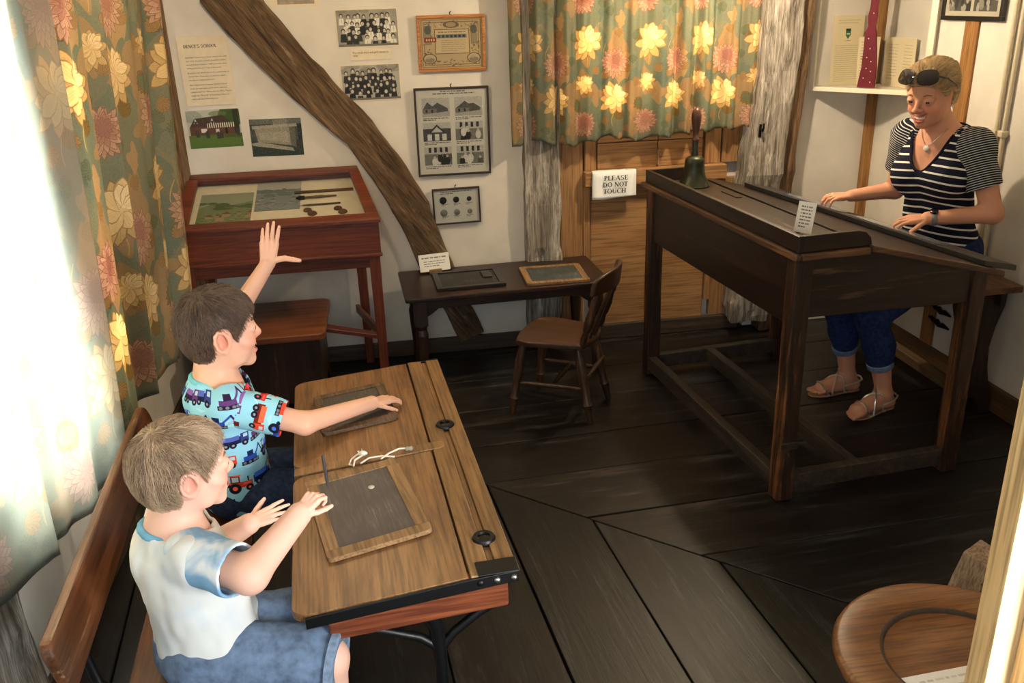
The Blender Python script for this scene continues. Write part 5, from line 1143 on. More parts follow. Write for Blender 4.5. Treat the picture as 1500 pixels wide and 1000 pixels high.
# ---- heads
class Head:
    def __init__(s, c, f, u, H, adult=False, fb=1.0):
        s.c = V3(*c); s.f = unit(f); u = np.asarray(u, float); s.u = unit(u - s.f * (u @ s.f)); s.l = np.cross(s.u, s.f); s.H = H; s.fb = fb; s.adult = adult
        s.M = np.stack([s.f, s.l, s.u])
    def p(s, f, l, u): return s.c + s.H * (s.f * f * s.fb + s.l * l + s.u * u)
    def r(s, f, l, u): return V3(f * s.fb, l, u) * s.H
    def loc(s, P): q = (P - s.c) @ s.M.T / s.H; q[..., 0] /= s.fb; return q
    def skull(s, b, t=0.0, k=.03):
        H = s.H; b.ell(s.p(-.05, 0, .16), s.r(.42 + t, .335 + t, .345 + t), s.M, k * H * 4); b.ell(s.p(-.15, 0, -.02), s.r(.29 + t, .29 + t, .30 + t), s.M, k * H * 4); return b
    def build(s, b, smile=0.0, eyes_open=True):
        H = s.H; a = s.adult; s.skull(b)
        b.ell(s.p(.10, 0, -.08), s.r(.29, .27, .34), s.M, .10 * H); b.ell(s.p(.13, 0, -.28), s.r(.235, .21 if a else .225, .19), s.M, .08 * H)
        b.cap(s.p(.285, -.04, -.40), s.p(.285, .04, -.40), .082 * H, None, .07 * H)
        for l in (-1, 1):
            b.cap(s.p(.225, l * .16, -.13), s.p(.20, l * .155, -.2), (.115 if a else .135) * H, .10 * H, .06 * H)
            b.cap(s.p(.325, l * .06, .115), s.p(.27, l * .22, .11), .055 * H, .05 * H, .05 * H)
            b.cap(s.p(.02, l * .20, -.16), s.p(.12, l * .17, -.34), .09 * H, .07 * H, .06 * H)
            b.ell(s.p(.42, l * .155, .03), s.r(.07, .085, .055), s.M, .05 * H, 's')
        nt_ = (.50, -.105, .052) if a else (.455, -.10, .050)
        b.cap(s.p(.345, 0, .08), s.p(nt_[0] - .02, 0, nt_[1] + .02), .034 * H, .042 * H, .05 * H); b.ell(s.p(nt_[0] - .03, 0, nt_[1]), s.r(.055, .052, .046), s.M, .03 * H)
        for l in (-1, 1): b.ell(s.p(nt_[0] - .075, l * .062, nt_[1] - .01), s.r(.05, .036, .036), s.M, .025 * H)
        b.ell(s.p(.275, 0, -.25), s.r(.115, .15, .10), s.M, .05 * H)
        # eyelids: a bulge with an almond opening
        for l in (-1, 1):
            b.ell(s.p(.31, l * .155, .03), s.r(.088, .088, .075), s.M, .02 * H)
            if eyes_open: b.ell(s.p(.395, l * .158, .022), s.r(.07, .064, .016 if smile > .5 else .026), s.M, .008 * H, 's')
        # lips
        w_ = .105 + .02 * smile; dz = .03 * smile
        up_ = [(-w_, -.235 + dz), (-w_ * .4, -.225 - .0 * smile), (0, -.232), (w_ * .4, -.225), (w_, -.235 + dz)]; lo_ = [(-w_ * .9, -.245 + dz), (-w_ * .45, -.28 - .03 * smile), (0, -.29 - .035 * smile), (w_ * .45, -.28 - .03 * smile), (w_ * .9, -.245 + dz)]
        fx = lambda l: .375 - 1.5 * l * l
        s.lips = []
        for pl, rr in ((up_, .018), (lo_, .022)):
            for (l0, u0), (l1, u1) in zip(pl[:-1], pl[1:]): A_, B_ = s.p(fx(l0), l0, u0), s.p(fx(l1), l1, u1); b.cap(A_, B_, rr * H, None, .02 * H); s.lips.append((A_, B_))
        s.mouth = [(s.p(fx(l0) - .0, l0, (u0 + u1) / 2)) for (l0, u0), (_, u1) in zip(up_, lo_)]
        if smile > .2:
            for A_, B_, in zip(s.mouth[:-1], s.mouth[1:]): b.cap(A_, B_, .017 * H * (1 + smile), None, .006 * H, 's')
        # ears
        for l in (-1, 1):
            M2 = np.stack([unit(s.f * .9 - s.u * .25 + s.l * l * -.25), unit(s.l * l + s.f * -.30), unit(s.u + s.f * -.2)])
            M2[2] = np.cross(M2[0], M2[1]); b.ell(s.p(-.065, l * .345, -.03), V3(.088, .036, .15) * H, M2, .02 * H)
            hx = [s.p(-.075 + .085 * math.cos(a_) - .02 * math.sin(a_), l * (.385 + .018 * math.sin(a_)), -.02 + .135 * math.sin(a_)) for a_ in np.radians([-35, 0, 35, 70, 105, 140, 180, 215, 250])]
            b.ell(s.p(-.045, l * .380, -.015), V3(.048, .036, .10) * H, M2, .008 * H, 's'); b.ell(s.p(-.05, l * .350, -.145), V3(.042, .028, .045) * H, M2, .02 * H)
            for A_, B_ in zip(hx[:-1], hx[1:]): b.cap(A_, B_, .021 * H, None, .012 * H)
            s.b = b; return b
    def paint(s, V, base, ruddy, lip):
        q = s.loc(V.copy()); H = s.H; base, ruddy, lip = linear(base), linear(ruddy), linear(lip); col = np.tile(base, (len(V), 1))
        def blend(wt, c): nonlocal col; w_ = np.clip(wt, 0, 1)[:, None]; col = col * (1 - w_) + w_ * c
        for l in (-1, 1):
            blend(.55 * np.exp(-(((q[:, 0] - .30) / .16) ** 2 + ((q[:, 1] - l * .20) / .12) ** 2 + ((q[:, 2] + .14) / .12) ** 2)), ruddy)
            blend(.55 * np.exp(-(((q[:, 0] + .045) / .04) ** 2 + ((q[:, 1] - l * .345) / .03) ** 2 + ((q[:, 2] + .015) / .07) ** 2)), ruddy * .45)  # shade in the ear hollow put into the skin colour
            blend(.6 * np.exp(-(((q[:, 0] + .06) / .10) ** 2 + ((q[:, 1] - l * .37) / .06) ** 2 + ((q[:, 2] + .03) / .15) ** 2)), ruddy)
        blend(.4 * np.exp(-(((q[:, 0] - .48) / .08) ** 2 + (q[:, 1] / .08) ** 2 + ((q[:, 2] + .1) / .06) ** 2)), ruddy)
        near = (np.abs(q) < .6).all(1); d = np.full(len(V), 9.)
        for A_, B_ in s.lips:
            ab = B_ - A_; qq = V[near] - A_; t = np.clip(qq @ ab / (ab @ ab), 0, 1); d[near] = np.minimum(d[near], np.linalg.norm(qq - t[:, None] * ab, axis=1) / H)
        blend(np.clip((.034 - d) / .012, 0, 1) * .85, lip)
        dm = np.full(len(V), 9.)
        for A_, B_ in zip(s.mouth[:-1], s.mouth[1:]):
            ab = B_ - A_; qq = V[near] - A_; t = np.clip(qq @ ab / (ab @ ab), 0, 1); dm[near] = np.minimum(dm[near], np.linalg.norm(qq - t[:, None] * ab, axis=1) / H)
        inside = (dm < .030) & (q[:, 0] < .372) & (q[:, 0] > .25); blend(inside.astype(float), linear((70, 26, 22)))
        blend(((dm < .008)).astype(float) * .6, linear((110, 50, 42)))
        return col
    def eyes(s, parent, origin, iris=(70, 60, 50), look=(1, 0, -.05)):
        for l in (-1, 1):
            c = s.p(.31, l * .155, .028); r = .073 * s.H; d = unit(s.f * look[0] + s.l * look[1] + s.u * look[2]); o = MB(); nn = 14
            m = MB().turned(c - np.asarray(origin) - d * r, c - np.asarray(origin) + d * r, [(.5 - .5 * math.cos(PI * i / 16), max(1e-4, r * math.sin(PI * i / 16))) for i in range(17)], 18)
            e = m.build('eye', EYEW, parent, smooth=True)
            MB().turned(c - np.asarray(origin) + d * r * .86, c - np.asarray(origin) + d * r * 1.015, [(0, r * .5), (.75, r * .44), (1, r * .2)], 16).build('iris', plain('iris', iris, .15), e, smooth=True)
EYEW = plain('eye_white', (214, 206, 198), .2, vary=.02)

def hair(head, hairline, flow, thick, mat_solid, mat_strand, parent, origin, h, nstr, length, seed, extra=None, rad=.0011, lift=.008, tuft=.2):
    b = Body(); head.skull(b, thick)
    if extra: extra(b)
    def mask(P):
        q = head.loc(P); e = ((q[..., 0] + .055) / .125) ** 2 + ((q[..., 2] + .03) / .165) ** 2
        return np.maximum((hairline(q) - q[..., 2]) * head.H * .75, np.where(np.abs(q[..., 1]) > .24, (1 - e) * .05 * head.H / .25, -1))
    b.cut(mask, head.c - .3, head.c + .3, .012)
    fl0 = flow
    V, F = surface(b, h, it=2)
    q = head.loc(V.copy()); 
    # combed grooves
    dirn = flow(q); N0 = unit_rows(V - head.c)
    side = np.cross(N0, unit_rows(dirn[:, :1] * head.f + dirn[:, 1:2] * head.l + dirn[:, 2:] * head.u))
    g = vnoise(np.c_[(V * side).sum(1) * 1.0, q[:, 0] * .02, q[:, 2] * .02] , 150, seed) * .0016 + vnoise(V, 45, seed + 3) * .003
    V = V + N0 * g[:, None]
    o, V = meshobj('hair', V, F, mat_solid, parent, origin)
    # strands laid along the surface
    kd = kdtree.KDTree(len(V)); [kd.insert(v, i) for i, v in enumerate(V)]; kd.balance()
    r = np.random.default_rng(seed); st_ = V[r.integers(0, len(V), nstr)]; steps = 8; L = length * r.uniform(.6, 1.15, nstr); pts = np.zeros((nstr, steps, 3)); P = st_.copy(); wob = r.normal(0, tuft, (nstr, 3))
    for j in range(steps):
        Nn = unit_rows(P - head.c); pts[:, j] = P + Nn * (lift * np.sin(min(1, j / 3) * PI / 2) * r.uniform(.35, 1, nstr)[:, None] if j else 0)
        qq = head.loc(P.copy()); d = fl0(qq); D = d[:, :1] * head.f + d[:, 1:2] * head.l + d[:, 2:] * head.u; cl = vnoise(P, 16, seed + 5)[:, None] * np.cross(Nn, D) * .40
        D = D + wob * .5 + cl; D = D - Nn * (D * Nn).sum(1)[:, None]; P2 = P + unit_rows(D) * (L / steps)[:, None]
        if j < steps - 3:
            for i in range(nstr):
                co, ix, dist = kd.find(P2[i]); 
                if dist < .03: P2[i] = co
        P = P2
    cu = bpy.data.hair_curves.new('hair_strands'); cu.add_curves([steps] * nstr); cu.position_data.foreach_set('vector', (pts - np.asarray(origin)).reshape(-1).astype(np.float32))
    tone = np.clip(.5 + .55 * vnoise(st_, 70, seed + 9) + r.normal(0, .16, nstr), 0, 1); cu.attributes.new('tone', 'FLOAT', 'CURVE').data.foreach_set('value', tone.astype(np.float32))
    ra = cu.attributes.get('radius') or cu.attributes.new('radius', 'FLOAT', 'POINT'); ra.data.foreach_set('value', np.tile(np.linspace(1, .25, steps) * rad, nstr).astype(np.float32)); cu.materials.append(mat_strand)
    so2 = bpy.data.objects.new('hair_strands', cu); C.objects.link(so2); so2.parent = o; so2['kind'] = 'stuff'
    return o
def unit_rows(a): return a / (np.linalg.norm(a, axis=-1, keepdims=True) + 1e-9)

# ---- hands
def hand(b, wrist, d, n, side, L, curls, thumb=(.75, .2, .35, .3), spread=.10, rw=None, pinch=None):
    """d finger direction, n back-of-hand normal, side +1/-1 picks the thumb side; curls: per finger (knuckle, middle, tip) radians"""
    wrist = np.asarray(wrist, float); d = unit(d); n = np.asarray(n, float); n = unit(n - d * (n @ d)); t = np.cross(d, n) * side
    off = (.155, .05, -.055, -.15); fwd = (.47, .50, .485, .44); Lf = (.40, .45, .41, .32)
    for i in range(4):
        kn = wrist + L * (d * fwd[i] + t * off[i]); b.cap(wrist + L * (t * off[i] * .55 + d * .03), kn, .085 * L, .062 * L, .03 * L)
        b.cap(wrist + L * (t * off[i] * .7 + d * .25 - n * .03), kn - n * L * .03, .07 * L, .05 * L, .03 * L)
    tips = []
    for i in range(4):
        p = wrist + L * (d * fwd[i] + t * off[i]); a = (1.5 - i) * spread; fd = d * math.cos(a) + t * math.sin(a); ang = 0; r0 = .052 * L * (1 if i < 3 else .88)
        for j, (fr_, c_) in enumerate(zip((.46, .30, .24), curls[i])):
            ang += c_; dd = fd * math.cos(ang) - n * math.sin(ang); q = p + dd * Lf[i] * L * fr_; b.cap(p, q, r0 * (1 - .12 * j), r0 * (.90 - .12 * j), .012 * L); p = q
        tips.append(p)
    a, c1, c2, dn = thumb; p = wrist + L * (d * .10 + t * .13 - n * .02); td_ = d * math.cos(a) + t * math.sin(a) - n * dn
    for j, (ln_, c_) in enumerate(zip((.24, .19, .15), (0, c1, c2))):
        td_ = unit(td_); td_ = unit(td_ * math.cos(c_) + (d * .8 - n * .4) * math.sin(c_)); q = p + td_ * ln_ * L; b.cap(p, q, (.078, .062, .056)[j] * L, (.060, .056, .044)[j] * L, .02 * L); p = q
    return tips, p
def seg_dist(P, A, B): ab = B - A; q = P - A; t = np.clip(q @ ab / (ab @ ab), 0, 1); return np.linalg.norm(q - t[..., None] * ab, axis=-1)
def shell(b, th):
    """hollow the volume: returns a Body whose field is a thin skin of b"""
    o = Body(); l, u = b.bounds(); o.pr.append((lambda P: np.maximum(b.at(P), -(b.at(P) + th)), l, u, .001, 'u')); return o
def mesh_shirt(name, b, cuts, h, mat, parent, origin, th=.009, wr=.0, seed=0, wscale=14, attr=None, uv=None, stretch=(1, 1, 1)):
    l, u = b.bounds(); l = l - .015; u = u + .015; D = b.grid(l, u, h); n = D.shape; P = np.stack(np.meshgrid(*[l[j] + h * np.arange(n[j]) for j in range(3)], indexing='ij'), -1)
    if wr: near = np.abs(D) < .05; q = P[near] * np.asarray(stretch); D[near] += wr * (vnoise(q, wscale, seed) + .5 * vnoise(q, wscale * 2.3, seed + 1))
    D = np.maximum(D, -(D + th))
    for fn in cuts: D = np.maximum(D, fn(P))
    V, F = nets(D, l, h); V = smooth_mesh(V, F, 2)
    return meshobj(name, V, F, mat, parent, origin, attr=attr(V) if attr else None, uv=uv(V) if uv else None)[0]
def ring(pts, r): return MB().tube([tuple(p) for p in pts] + [tuple(pts[0])], r, 8)
def solid_cloth(name, b, cuts, h, mat, parent, origin, wr=.003, seed=0, wscale=14, fine=None):
    l, u = b.bounds(); l = l - .012; u = u + .012; D = b.grid(l, u, h); n = D.shape; P = np.stack(np.meshgrid(*[l[j] + h * np.arange(n[j]) for j in range(3)], indexing='ij'), -1)
    near = np.abs(D) < .05; D[near] += wr * (vnoise(P[near], wscale, seed) + .5 * vnoise(P[near], wscale * 2.3, seed + 1))
    for fn in cuts: D = np.maximum(D, fn(P))
    V, F = nets(D, l, h); V = smooth_mesh(V, F, 2); return meshobj(name, V, F, mat, parent, origin)[0]
def offset_prim(o, T, d):
    l, u = T.bounds(); o.pr.append((lambda P: T.at(P) - d, l - d, u + d, .02, 'u'))
def neckhole(nk, nd, r, top):
    def f(P):
        q = P - nk; a = q @ nd; rr = np.linalg.norm(q - nd * a[..., None], axis=-1); return np.where(a > -.09, np.maximum(r - rr, np.where(rr < r + .03, a - top, -1)), -.05)
    return f
SKIN = skin_material('skin')
# ------------------------------------------------------------------ the far boy
def interp(xs, ys): return lambda v: np.interp(v, xs, ys)
BOYLINE = interp([-.6, -.22, -.17, -.13, .02, .05, .10, .17, .24, .31, .38, .46], [-.40, -.36, -.20, .10, .10, -.02, -.05, .06, .16, .20, .26, .40])
def boy_flow(crown):
    c = V3(*crown)
    def f(q):
        d = q - c; d = d - 0; return unit_rows(np.c_[d[:, 0] * 1.0 + .10 * (q[:, 2] > .2), d[:, 1] * .9 + .12 * (q[:, 2] > .3), d[:, 2] * 1.0 - .25])
    return f
def person(name, label, V, F, origin, col):
    o, V2 = meshobj(name, V, F, SKIN, None, origin, col=col); o.location = origin; tag(o, label, 'person'); return o

O1 = (-.56, 2.66, .375)
h1 = Head((-.535, 2.668, .985), (.93, .36, -.02), (-.03, .0, 1), .260, fb=.97)
b = Body(); h1.build(b, smile=.45)
TF, TL, UP = unit(V3(.95, .30, 0)), unit(V3(-.30, .95, 0)), V3(0, 0, 1); TM = np.stack([TF, TL, UP])
nk = V3(-.575, 2.665, .825); b.cap(h1.p(-.12, 0, -.18), nk, .060, .062, .03); T = Body(); T.cap(nk, nk + V3(-.01, 0, -.05), .062, .085, .03)
shN, shF = V3(-.530, 2.565, .775), V3(-.59, 2.785, .785); chest = V3(-.57, 2.67, .70); hipc = V3(-.575, 2.665, .445)
T.cap(shN, shF, .052, .052, .05); T.ell(chest, (.082, .118, .13), TM, .05); T.ell((chest + hipc) / 2, (.085, .11, .13), TM, .05); T.ell(hipc, (.09, .115, .09), TM, .05); b.extend(T)
elN, wrN = V3(-.305, 2.545, .700), V3(-.098, 2.685, .684)
b.cap(shN, elN, .046, .034, .03); b.cap(elN, wrN, .035, .024, .02)
tips, _ = hand(b, wrN, V3(.80, .42, -.05), V3(0, -.15, 1), 1, .118, [(.10, .35, .3), (.10, .38, .3), (.12, .38, .3), (.15, .4, .3)], thumb=(.6, .2, .2, .25), spread=.10)
elF, wrF = V3(-.525, 2.93, .955), V3(-.402, 2.92, 1.118)
b.cap(shF, elF, .044, .034, .03); b.cap(elF, wrF, .034, .024, .02)
hand(b, wrF, V3(.20, .02, 1), V3(-.15, -1, .02), 1, .150, [(.0, .05, .05), (-.02, .05, .05), (.0, .06, .06), (.05, .1, .1)], thumb=(1.25, -.35, .0, .05), spread=.05)
knN, knF = V3(-.27, 2.62, .42), V3(-.29, 2.80, .42)
for kn, s in ((knN, -1), (knF, 1)):
    hp = hipc + TL * s * .06; b.cap(hp, kn, .07, .05, .04); an = kn + V3(-.06, -.02 * s, -.34); b.cap(kn, an, .046, .03, .02); b.cap(an + V3(-.02, 0, -.03), an + V3(.12, .02, -.045), .026, .022, .02)
fine = [(h1.c - V3(.175, .175, .16), h1.c + V3(.175, .175, .17), .0032), (wrN + V3(-.015, -.06, -.05), wrN + V3(.15, .13, .06), .0024), (wrF + V3(-.06, -.06, -.015), wrF + V3(.12, .06, .18), .0024)]
V, F = surface(b, .0065, fine)
B1 = person('person', 'dark-haired boy in a turquoise tractor-print T-shirt raising one arm', V, F, O1, h1.paint(V, (222, 172, 146), (226, 138, 116), (196, 104, 92)))
h1.eyes(B1, O1)
MB().tube([tuple(p - V3(*O1) - h1.f * .004 * 1) for p in h1.mouth], .004, 6).build('teeth', WHITE, B1, smooth=True)
for l in (-1, 1): MB().tube([tuple(h1.p(.372, l * .08, .118) - O1), tuple(h1.p(.36, l * .16, .135) - O1), tuple(h1.p(.30, l * .235, .115) - O1)], [.003, .0042, .002], 6).build('eyebrow', plain('brown_brow', (84, 62, 48), .8), B1, smooth=True)
HB = plain('dark_brown_hair_mass', (64, 48, 38), .6, vary=.3, scale=60); HBS = hair_material('dark_brown_hair', (54, 40, 32), (114, 90, 72))
def line1(q): return BOYLINE(q[..., 0]) + .0 * q[..., 1]
hair(h1, line1, boy_flow((-.28, -.02, .62)), .055, HB, HBS, B1, O1, .004, 5500, .055, 4, rad=.0008, lift=.005, tuft=.10)
# tractor T-shirt
def tractors():
    cv = Canvas(700, 560, (146, 205, 226)); r = random.Random(12)
    for k in range(26): x, y = r.uniform(0, 700), r.uniform(0, 560); cv.poly([(x, y), (x + r.uniform(30, 90), y + r.uniform(-10, 10)), (x + r.uniform(20, 60), y + r.uniform(8, 20))], (176, 226, 230), .7)
    def veh(x, y, s, col, kind):
        dk_, lt = tuple(int(v * .55) for v in col), tuple(min(255, int(v * 1.25 + 20)) for v in col); W_ = (28, 30, 44)
        if kind == 0:      # tractor with cab
            cv.rect(x - 34 * s, y - 8 * s, x + 30 * s, y + 12 * s, col); cv.rect(x - 30 * s, y - 30 * s, x - 4 * s, y - 6 * s, dk_); cv.rect(x - 26 * s, y - 26 * s, x - 8 * s, y - 10 * s, (170, 200, 214)); cv.rect(x - 34 * s, y - 34 * s, x, y - 29 * s, lt); cv.rect(x + 16 * s, y - 24 * s, x + 20 * s, y - 8 * s, W_)
            cv.rect(x + 4 * s, y - 4 * s, x + 26 * s, y + 2 * s, lt); cv.disc(x - 20 * s, y + 12 * s, 17 * s, 17 * s, W_); cv.disc(x - 20 * s, y + 12 * s, 7 * s, 7 * s, lt); cv.disc(x + 20 * s, y + 16 * s, 11 * s, 11 * s, W_); cv.disc(x + 20 * s, y + 16 * s, 4 * s, 4 * s, lt)
        elif kind == 1:    # low truck
            cv.rect(x - 44 * s, y - 14 * s, x + 14 * s, y + 10 * s, dk_); cv.rect(x - 40 * s, y - 20 * s, x + 10 * s, y - 4 * s, lt); cv.rect(x + 14 * s, y - 24 * s, x + 40 * s, y + 10 * s, col); cv.rect(x + 22 * s, y - 20 * s, x + 36 * s, y - 8 * s, (176, 206, 218))
            for a in (-30, -10, 26): cv.disc(x + a * s, y + 12 * s, 10 * s, 10 * s, W_); cv.disc(x + a * s, y + 12 * s, 4 * s, 4 * s, (150, 150, 160))
        else:              # digger with arm
            cv.rect(x - 26 * s, y - 10 * s, x + 18 * s, y + 8 * s, col); cv.rect(x - 14 * s, y - 26 * s, x + 6 * s, y - 8 * s, dk_); cv.line(x + 12 * s, y - 6 * s, x + 34 * s, y - 32 * s, 6 * s, col); cv.line(x + 34 * s, y - 32 * s, x + 46 * s, y - 2 * s, 5 * s, dk_); cv.disc(x + 46 * s, y + 2 * s, 8 * s, 6 * s, W_)
            cv.rect(x - 32 * s, y + 6 * s, x + 24 * s, y + 20 * s, W_); [cv.disc(x + a * s, y + 13 * s, 5 * s, 5 * s, (120, 120, 130)) for a in (-24, -8, 8, 18)]
    cols = [(44, 78, 168), (200, 52, 48), (52, 64, 128), (214, 70, 44), (96, 60, 120)]; k = 0
    for j in range(6):
        for i in range(7):
            x, y = 50 + i * 104 + (j % 2) * 52 + r.uniform(-8, 8), 46 + j * 94 + r.uniform(-6, 6); veh(x, y, r.uniform(1.12, 1.3), cols[(i * 2 + j * 3) % 5], (i + j) % 3)
            if x > 650: veh(x - 700, y, 1.2, cols[(i * 2 + j * 3) % 5], (i + j) % 3)
    return cv.a
TSHIRT = imgmat('tractor_print_cloth', tractors(), .9, .1)
s_ = Body(); s_.cap(shN + V3(.01, .02, -.004), shF + V3(.01, -.02, -.004), .060, .060, .06); s_.ell(chest, (.100, .136, .14), TM, .06); s_.ell((chest + hipc) / 2 + V3(.01, 0, 0), (.108, .134, .15), TM, .06); s_.ell(hipc + V3(.015, 0, .0), (.118, .142, .11), TM, .06)
offset_prim(s_, T, .012)
ndir = unit(V3(.25, .05, 1))
cuts = [lambda P: (.395 - P[..., 2]), neckhole(nk.copy(), ndir.copy(), .070, .006)]
def cyl_uv(c, r, w_, h_, ax=None):
    def f(V): q = V - c; a = np.arctan2(q @ TL, q @ TF) + .0; return np.c_[(np.mod(a + .6, 2 * PI)) * r / w_, q[:, 2] / h_ + 5]
    return f
mesh_shirt('shirt', s_, cuts, .0048, TSHIRT, B1, O1, .010, .0045, 3, 15, uv=cyl_uv(chest, .125, .55, .44), stretch=(1, 1, .8))
def sleeve(name, sh, el, frac, r0, r1, mat, parent, origin, seed, uvs=(.55, .44), attr=None, th=.008, over=None):
    A_, B_ = np.asarray(sh), np.asarray(el); d = B_ - A_; L = np.linalg.norm(d); d = d / L; s = Body(); s.cap(A_ - d * .0, A_ + d * L * frac * 1.25, r0, r1, .01)
    if over is not None: s.pr.append((lambda P: np.maximum(over.at(P) - .012, np.linalg.norm(P - A_, axis=-1) - .098), A_ - .1, A_ + .1, .02, 'u'))
    ex, ey = [np.array(v) for v in frame(Vector(d))[:2]]
    uvf = lambda V: np.c_[np.mod(np.arctan2((V - A_) @ ey, (V - A_) @ ex) + 2.2, 2 * PI) * .055 / uvs[0], ((V - A_) @ d) / uvs[1] + 3]
    return mesh_shirt(name, s, [lambda P: (P - A_) @ d - L * frac], .004, mat, parent, origin, th, .0035, seed, 18, uv=uvf if attr is None else None, attr=attr)
sleeve('sleeve', shN + V3(-.01, .01, 0), elN, .74, .060, .062, TSHIRT, B1, O1, 5)
sleeve('sleeve', shF + V3(.0, -.01, 0), elF, .62, .060, .060, TSHIRT, B1, O1, 6)
cr = [nk + ndir * .000 + .073 * (math.cos(a) * unit(np.cross(ndir, V3(0, 1, 0))) + math.sin(a) * unit(np.cross(ndir, np.cross(ndir, V3(0, 1, 0))))) for a in np.linspace(0, 2 * PI, 28)[:-1]]
ring([p - V3(*O1) for p in cr], .0095).build('collar', cloth('turquoise_rib', (120, 200, 216)), B1, smooth=True)
j_ = Body(); j_.ell(hipc + V3(0, 0, -.01), (.104, .128, .085), TM, .05)
for kn, s in ((knN, -1), (knF, 1)): hp = hipc + TL * s * .06; j_.cap(hp, kn, .083, .064, .03); j_.cap(kn, kn + V3(-.05, 0, -.30), .060, .045, .03)
solid_cloth('jeans', j_, [], .006, cloth('dark_denim', (44, 56, 80), .2, 60), B1, O1, .004, 8)

# ------------------------------------------------------------------ the near boy
O2 = (-.56, 1.89, .375)
h2 = Head((-.514, 1.912, .916), (.88, .47, -.06), (-.06, .0, 1), .222, fb=1.06)
b = Body(); h2.build(b, smile=0.0)
TF, TL = unit(V3(.92, .38, 0)), unit(V3(-.38, .92, 0)); TM = np.stack([TF, TL, UP])
nk = V3(-.565, 1.90, .772); b.cap(h2.p(-.12, 0, -.18), nk, .054, .056, .03); T = Body(); T.cap(nk, nk + V3(-.01, 0, -.05), .058, .08, .03)
shN, shF = V3(-.505, 1.805, .742), V3(-.59, 1.995, .742); chest = V3(-.55, 1.90, .65); hipc = V3(-.545, 1.885, .44)
T.cap(shN, shF, .048, .048, .05); T.ell(chest, (.085, .112, .12), TM, .05); T.ell((chest + hipc) / 2 + V3(.02, 0, 0), (.095, .11, .12), TM, .05); T.ell(hipc, (.095, .115, .085), TM, .05); b.extend(T)
elN, wrN = V3(-.368, 1.715, .738), V3(-.262, 1.852, .796)
b.cap(shN, elN, .045, .040, .03); b.cap(elN, wrN, .041, .029, .02)
PENC = unit(V3(-.04, .02, 1))
tips, tt_ = hand(b, wrN, V3(.66, .42, .58), V3(-.40, -.62, .62), 1, .112, [(.8, 1.3, .8), (1.05, 1.4, .8), (1.15, 1.4, .8), (1.2, 1.4, .8)], thumb=(.50, .7, .6, .80), spread=.04)
elF, wrF = V3(-.53, 2.06, .60), V3(-.41, 2.005, .692)
b.cap(shF, elF, .044, .038, .03); b.cap(elF, wrF, .038, .027, .02)
hand(b, wrF, V3(.85, .30, .16), V3(.0, -.5, .85), -1, .115, [(.0, .15, .1), (.05, .15, .1), (.1, .2, .15), (.15, .25, .2)], thumb=(.8, .1, .1, .2), spread=.12)
knN, knF = V3(-.235, 1.80, .41), V3(-.27, 1.985, .40)
for kn, s in ((knN, -1), (knF, 1)):
    hp = hipc + TL * s * .06; b.cap(hp, kn, .072, .052, .04); an = kn + V3(.0, -.01 * s, -.27); b.cap(kn, an, .048, .032, .02); b.cap(an + V3(-.02, 0, -.03), an + V3(.10, .02, -.04), .026, .022, .02)
fine = [(h2.c - V3(.175, .175, .15), h2.c + V3(.175, .175, .16), .0032), (wrN + V3(-.05, -.05, -.05), wrN + V3(.12, .12, .12), .0024), (wrF + V3(-.02, -.06, -.06), wrF + V3(.15, .10, .07), .0024)]
V, F = surface(b, .0065, fine)
B2 = person('person', 'toddler boy with light brown hair in a white and pale blue T-shirt', V, F, O2, h2.paint(V, (230, 182, 160), (230, 146, 128), (206, 118, 108)))
h2.eyes(B2, O2)
for l in (-1, 1): MB().tube([tuple(h2.p(.372, l * .08, .118) - O2), tuple(h2.p(.36, l * .16, .135) - O2), tuple(h2.p(.30, l * .235, .115) - O2)], [.002, .003, .0015], 6).build('eyebrow', plain('fair_brow', (150, 118, 92), .8), B2, smooth=True)
HL = plain('light_brown_hair_mass', (138, 112, 86), .6, vary=.3, scale=60); HLS = hair_material('light_brown_hair', (112, 88, 66), (206, 178, 146))
TODLINE = interp([-.6, -.24, -.18, -.13, .02, .05, .09, .15, .21, .29, .36, .46], [-.43, -.40, -.22, .09, .10, .0, -.02, .10, .19, .29, .36, .52])
hair(h2, lambda q: TODLINE(q[..., 0]), boy_flow((-.34, .05, .56)), .062, HL, HLS, B2, O2, .004, 6500, .060, 9, rad=.0007, lift=.006, tuft=.10)
def tie_dye(name, lo, hi, sc_, th0, th1):
    m, n, l, bb = newmat(name, .9, None, 0, .15); t = n.new('ShaderNodeTexCoord'); no = n.new('ShaderNodeTexNoise'); no.inputs['Scale'].default_value = sc_; no.inputs['Detail'].default_value = 3; no.inputs['Distortion'].default_value = .5
    l.new(t.outputs['Object'], no.inputs['Vector']); r = ramp(n, [(th0, lo), (th1, hi)]); l.new(no.outputs['Fac'], r.inputs['Fac']); l.new(r.outputs['Color'], bb.inputs['Base Color']); return m
WSH = tie_dye('white_jersey', (196, 206, 212), (216, 217, 213), 7, .30, .48); BSL = tie_dye('blue_dyed_sleeve', (128, 172, 206), (222, 226, 228), 11, .42, .60)
s_ = Body(); s_.cap(shN + V3(.01, .02, -.004), shF + V3(.01, -.02, -.004), .057, .057, .06); s_.ell(chest, (.105, .130, .13), TM, .06); s_.ell((chest + hipc) / 2 + V3(.02, 0, 0), (.118, .134, .14), TM, .06); s_.ell(hipc + V3(.02, 0, .0), (.125, .142, .10), TM, .06)
offset_prim(s_, T, .012)
ndir = unit(V3(.22, .08, 1)); nk2, nd2 = nk.copy(), ndir.copy()
cuts = [lambda P: (.385 - P[..., 2]), neckhole(nk.copy(), ndir.copy(), .066, .004)]
mesh_shirt('shirt', s_, cuts, .0048, WSH, B2, O2, .010, .0085, 13, 12, stretch=(1.3, 1.3, .8))
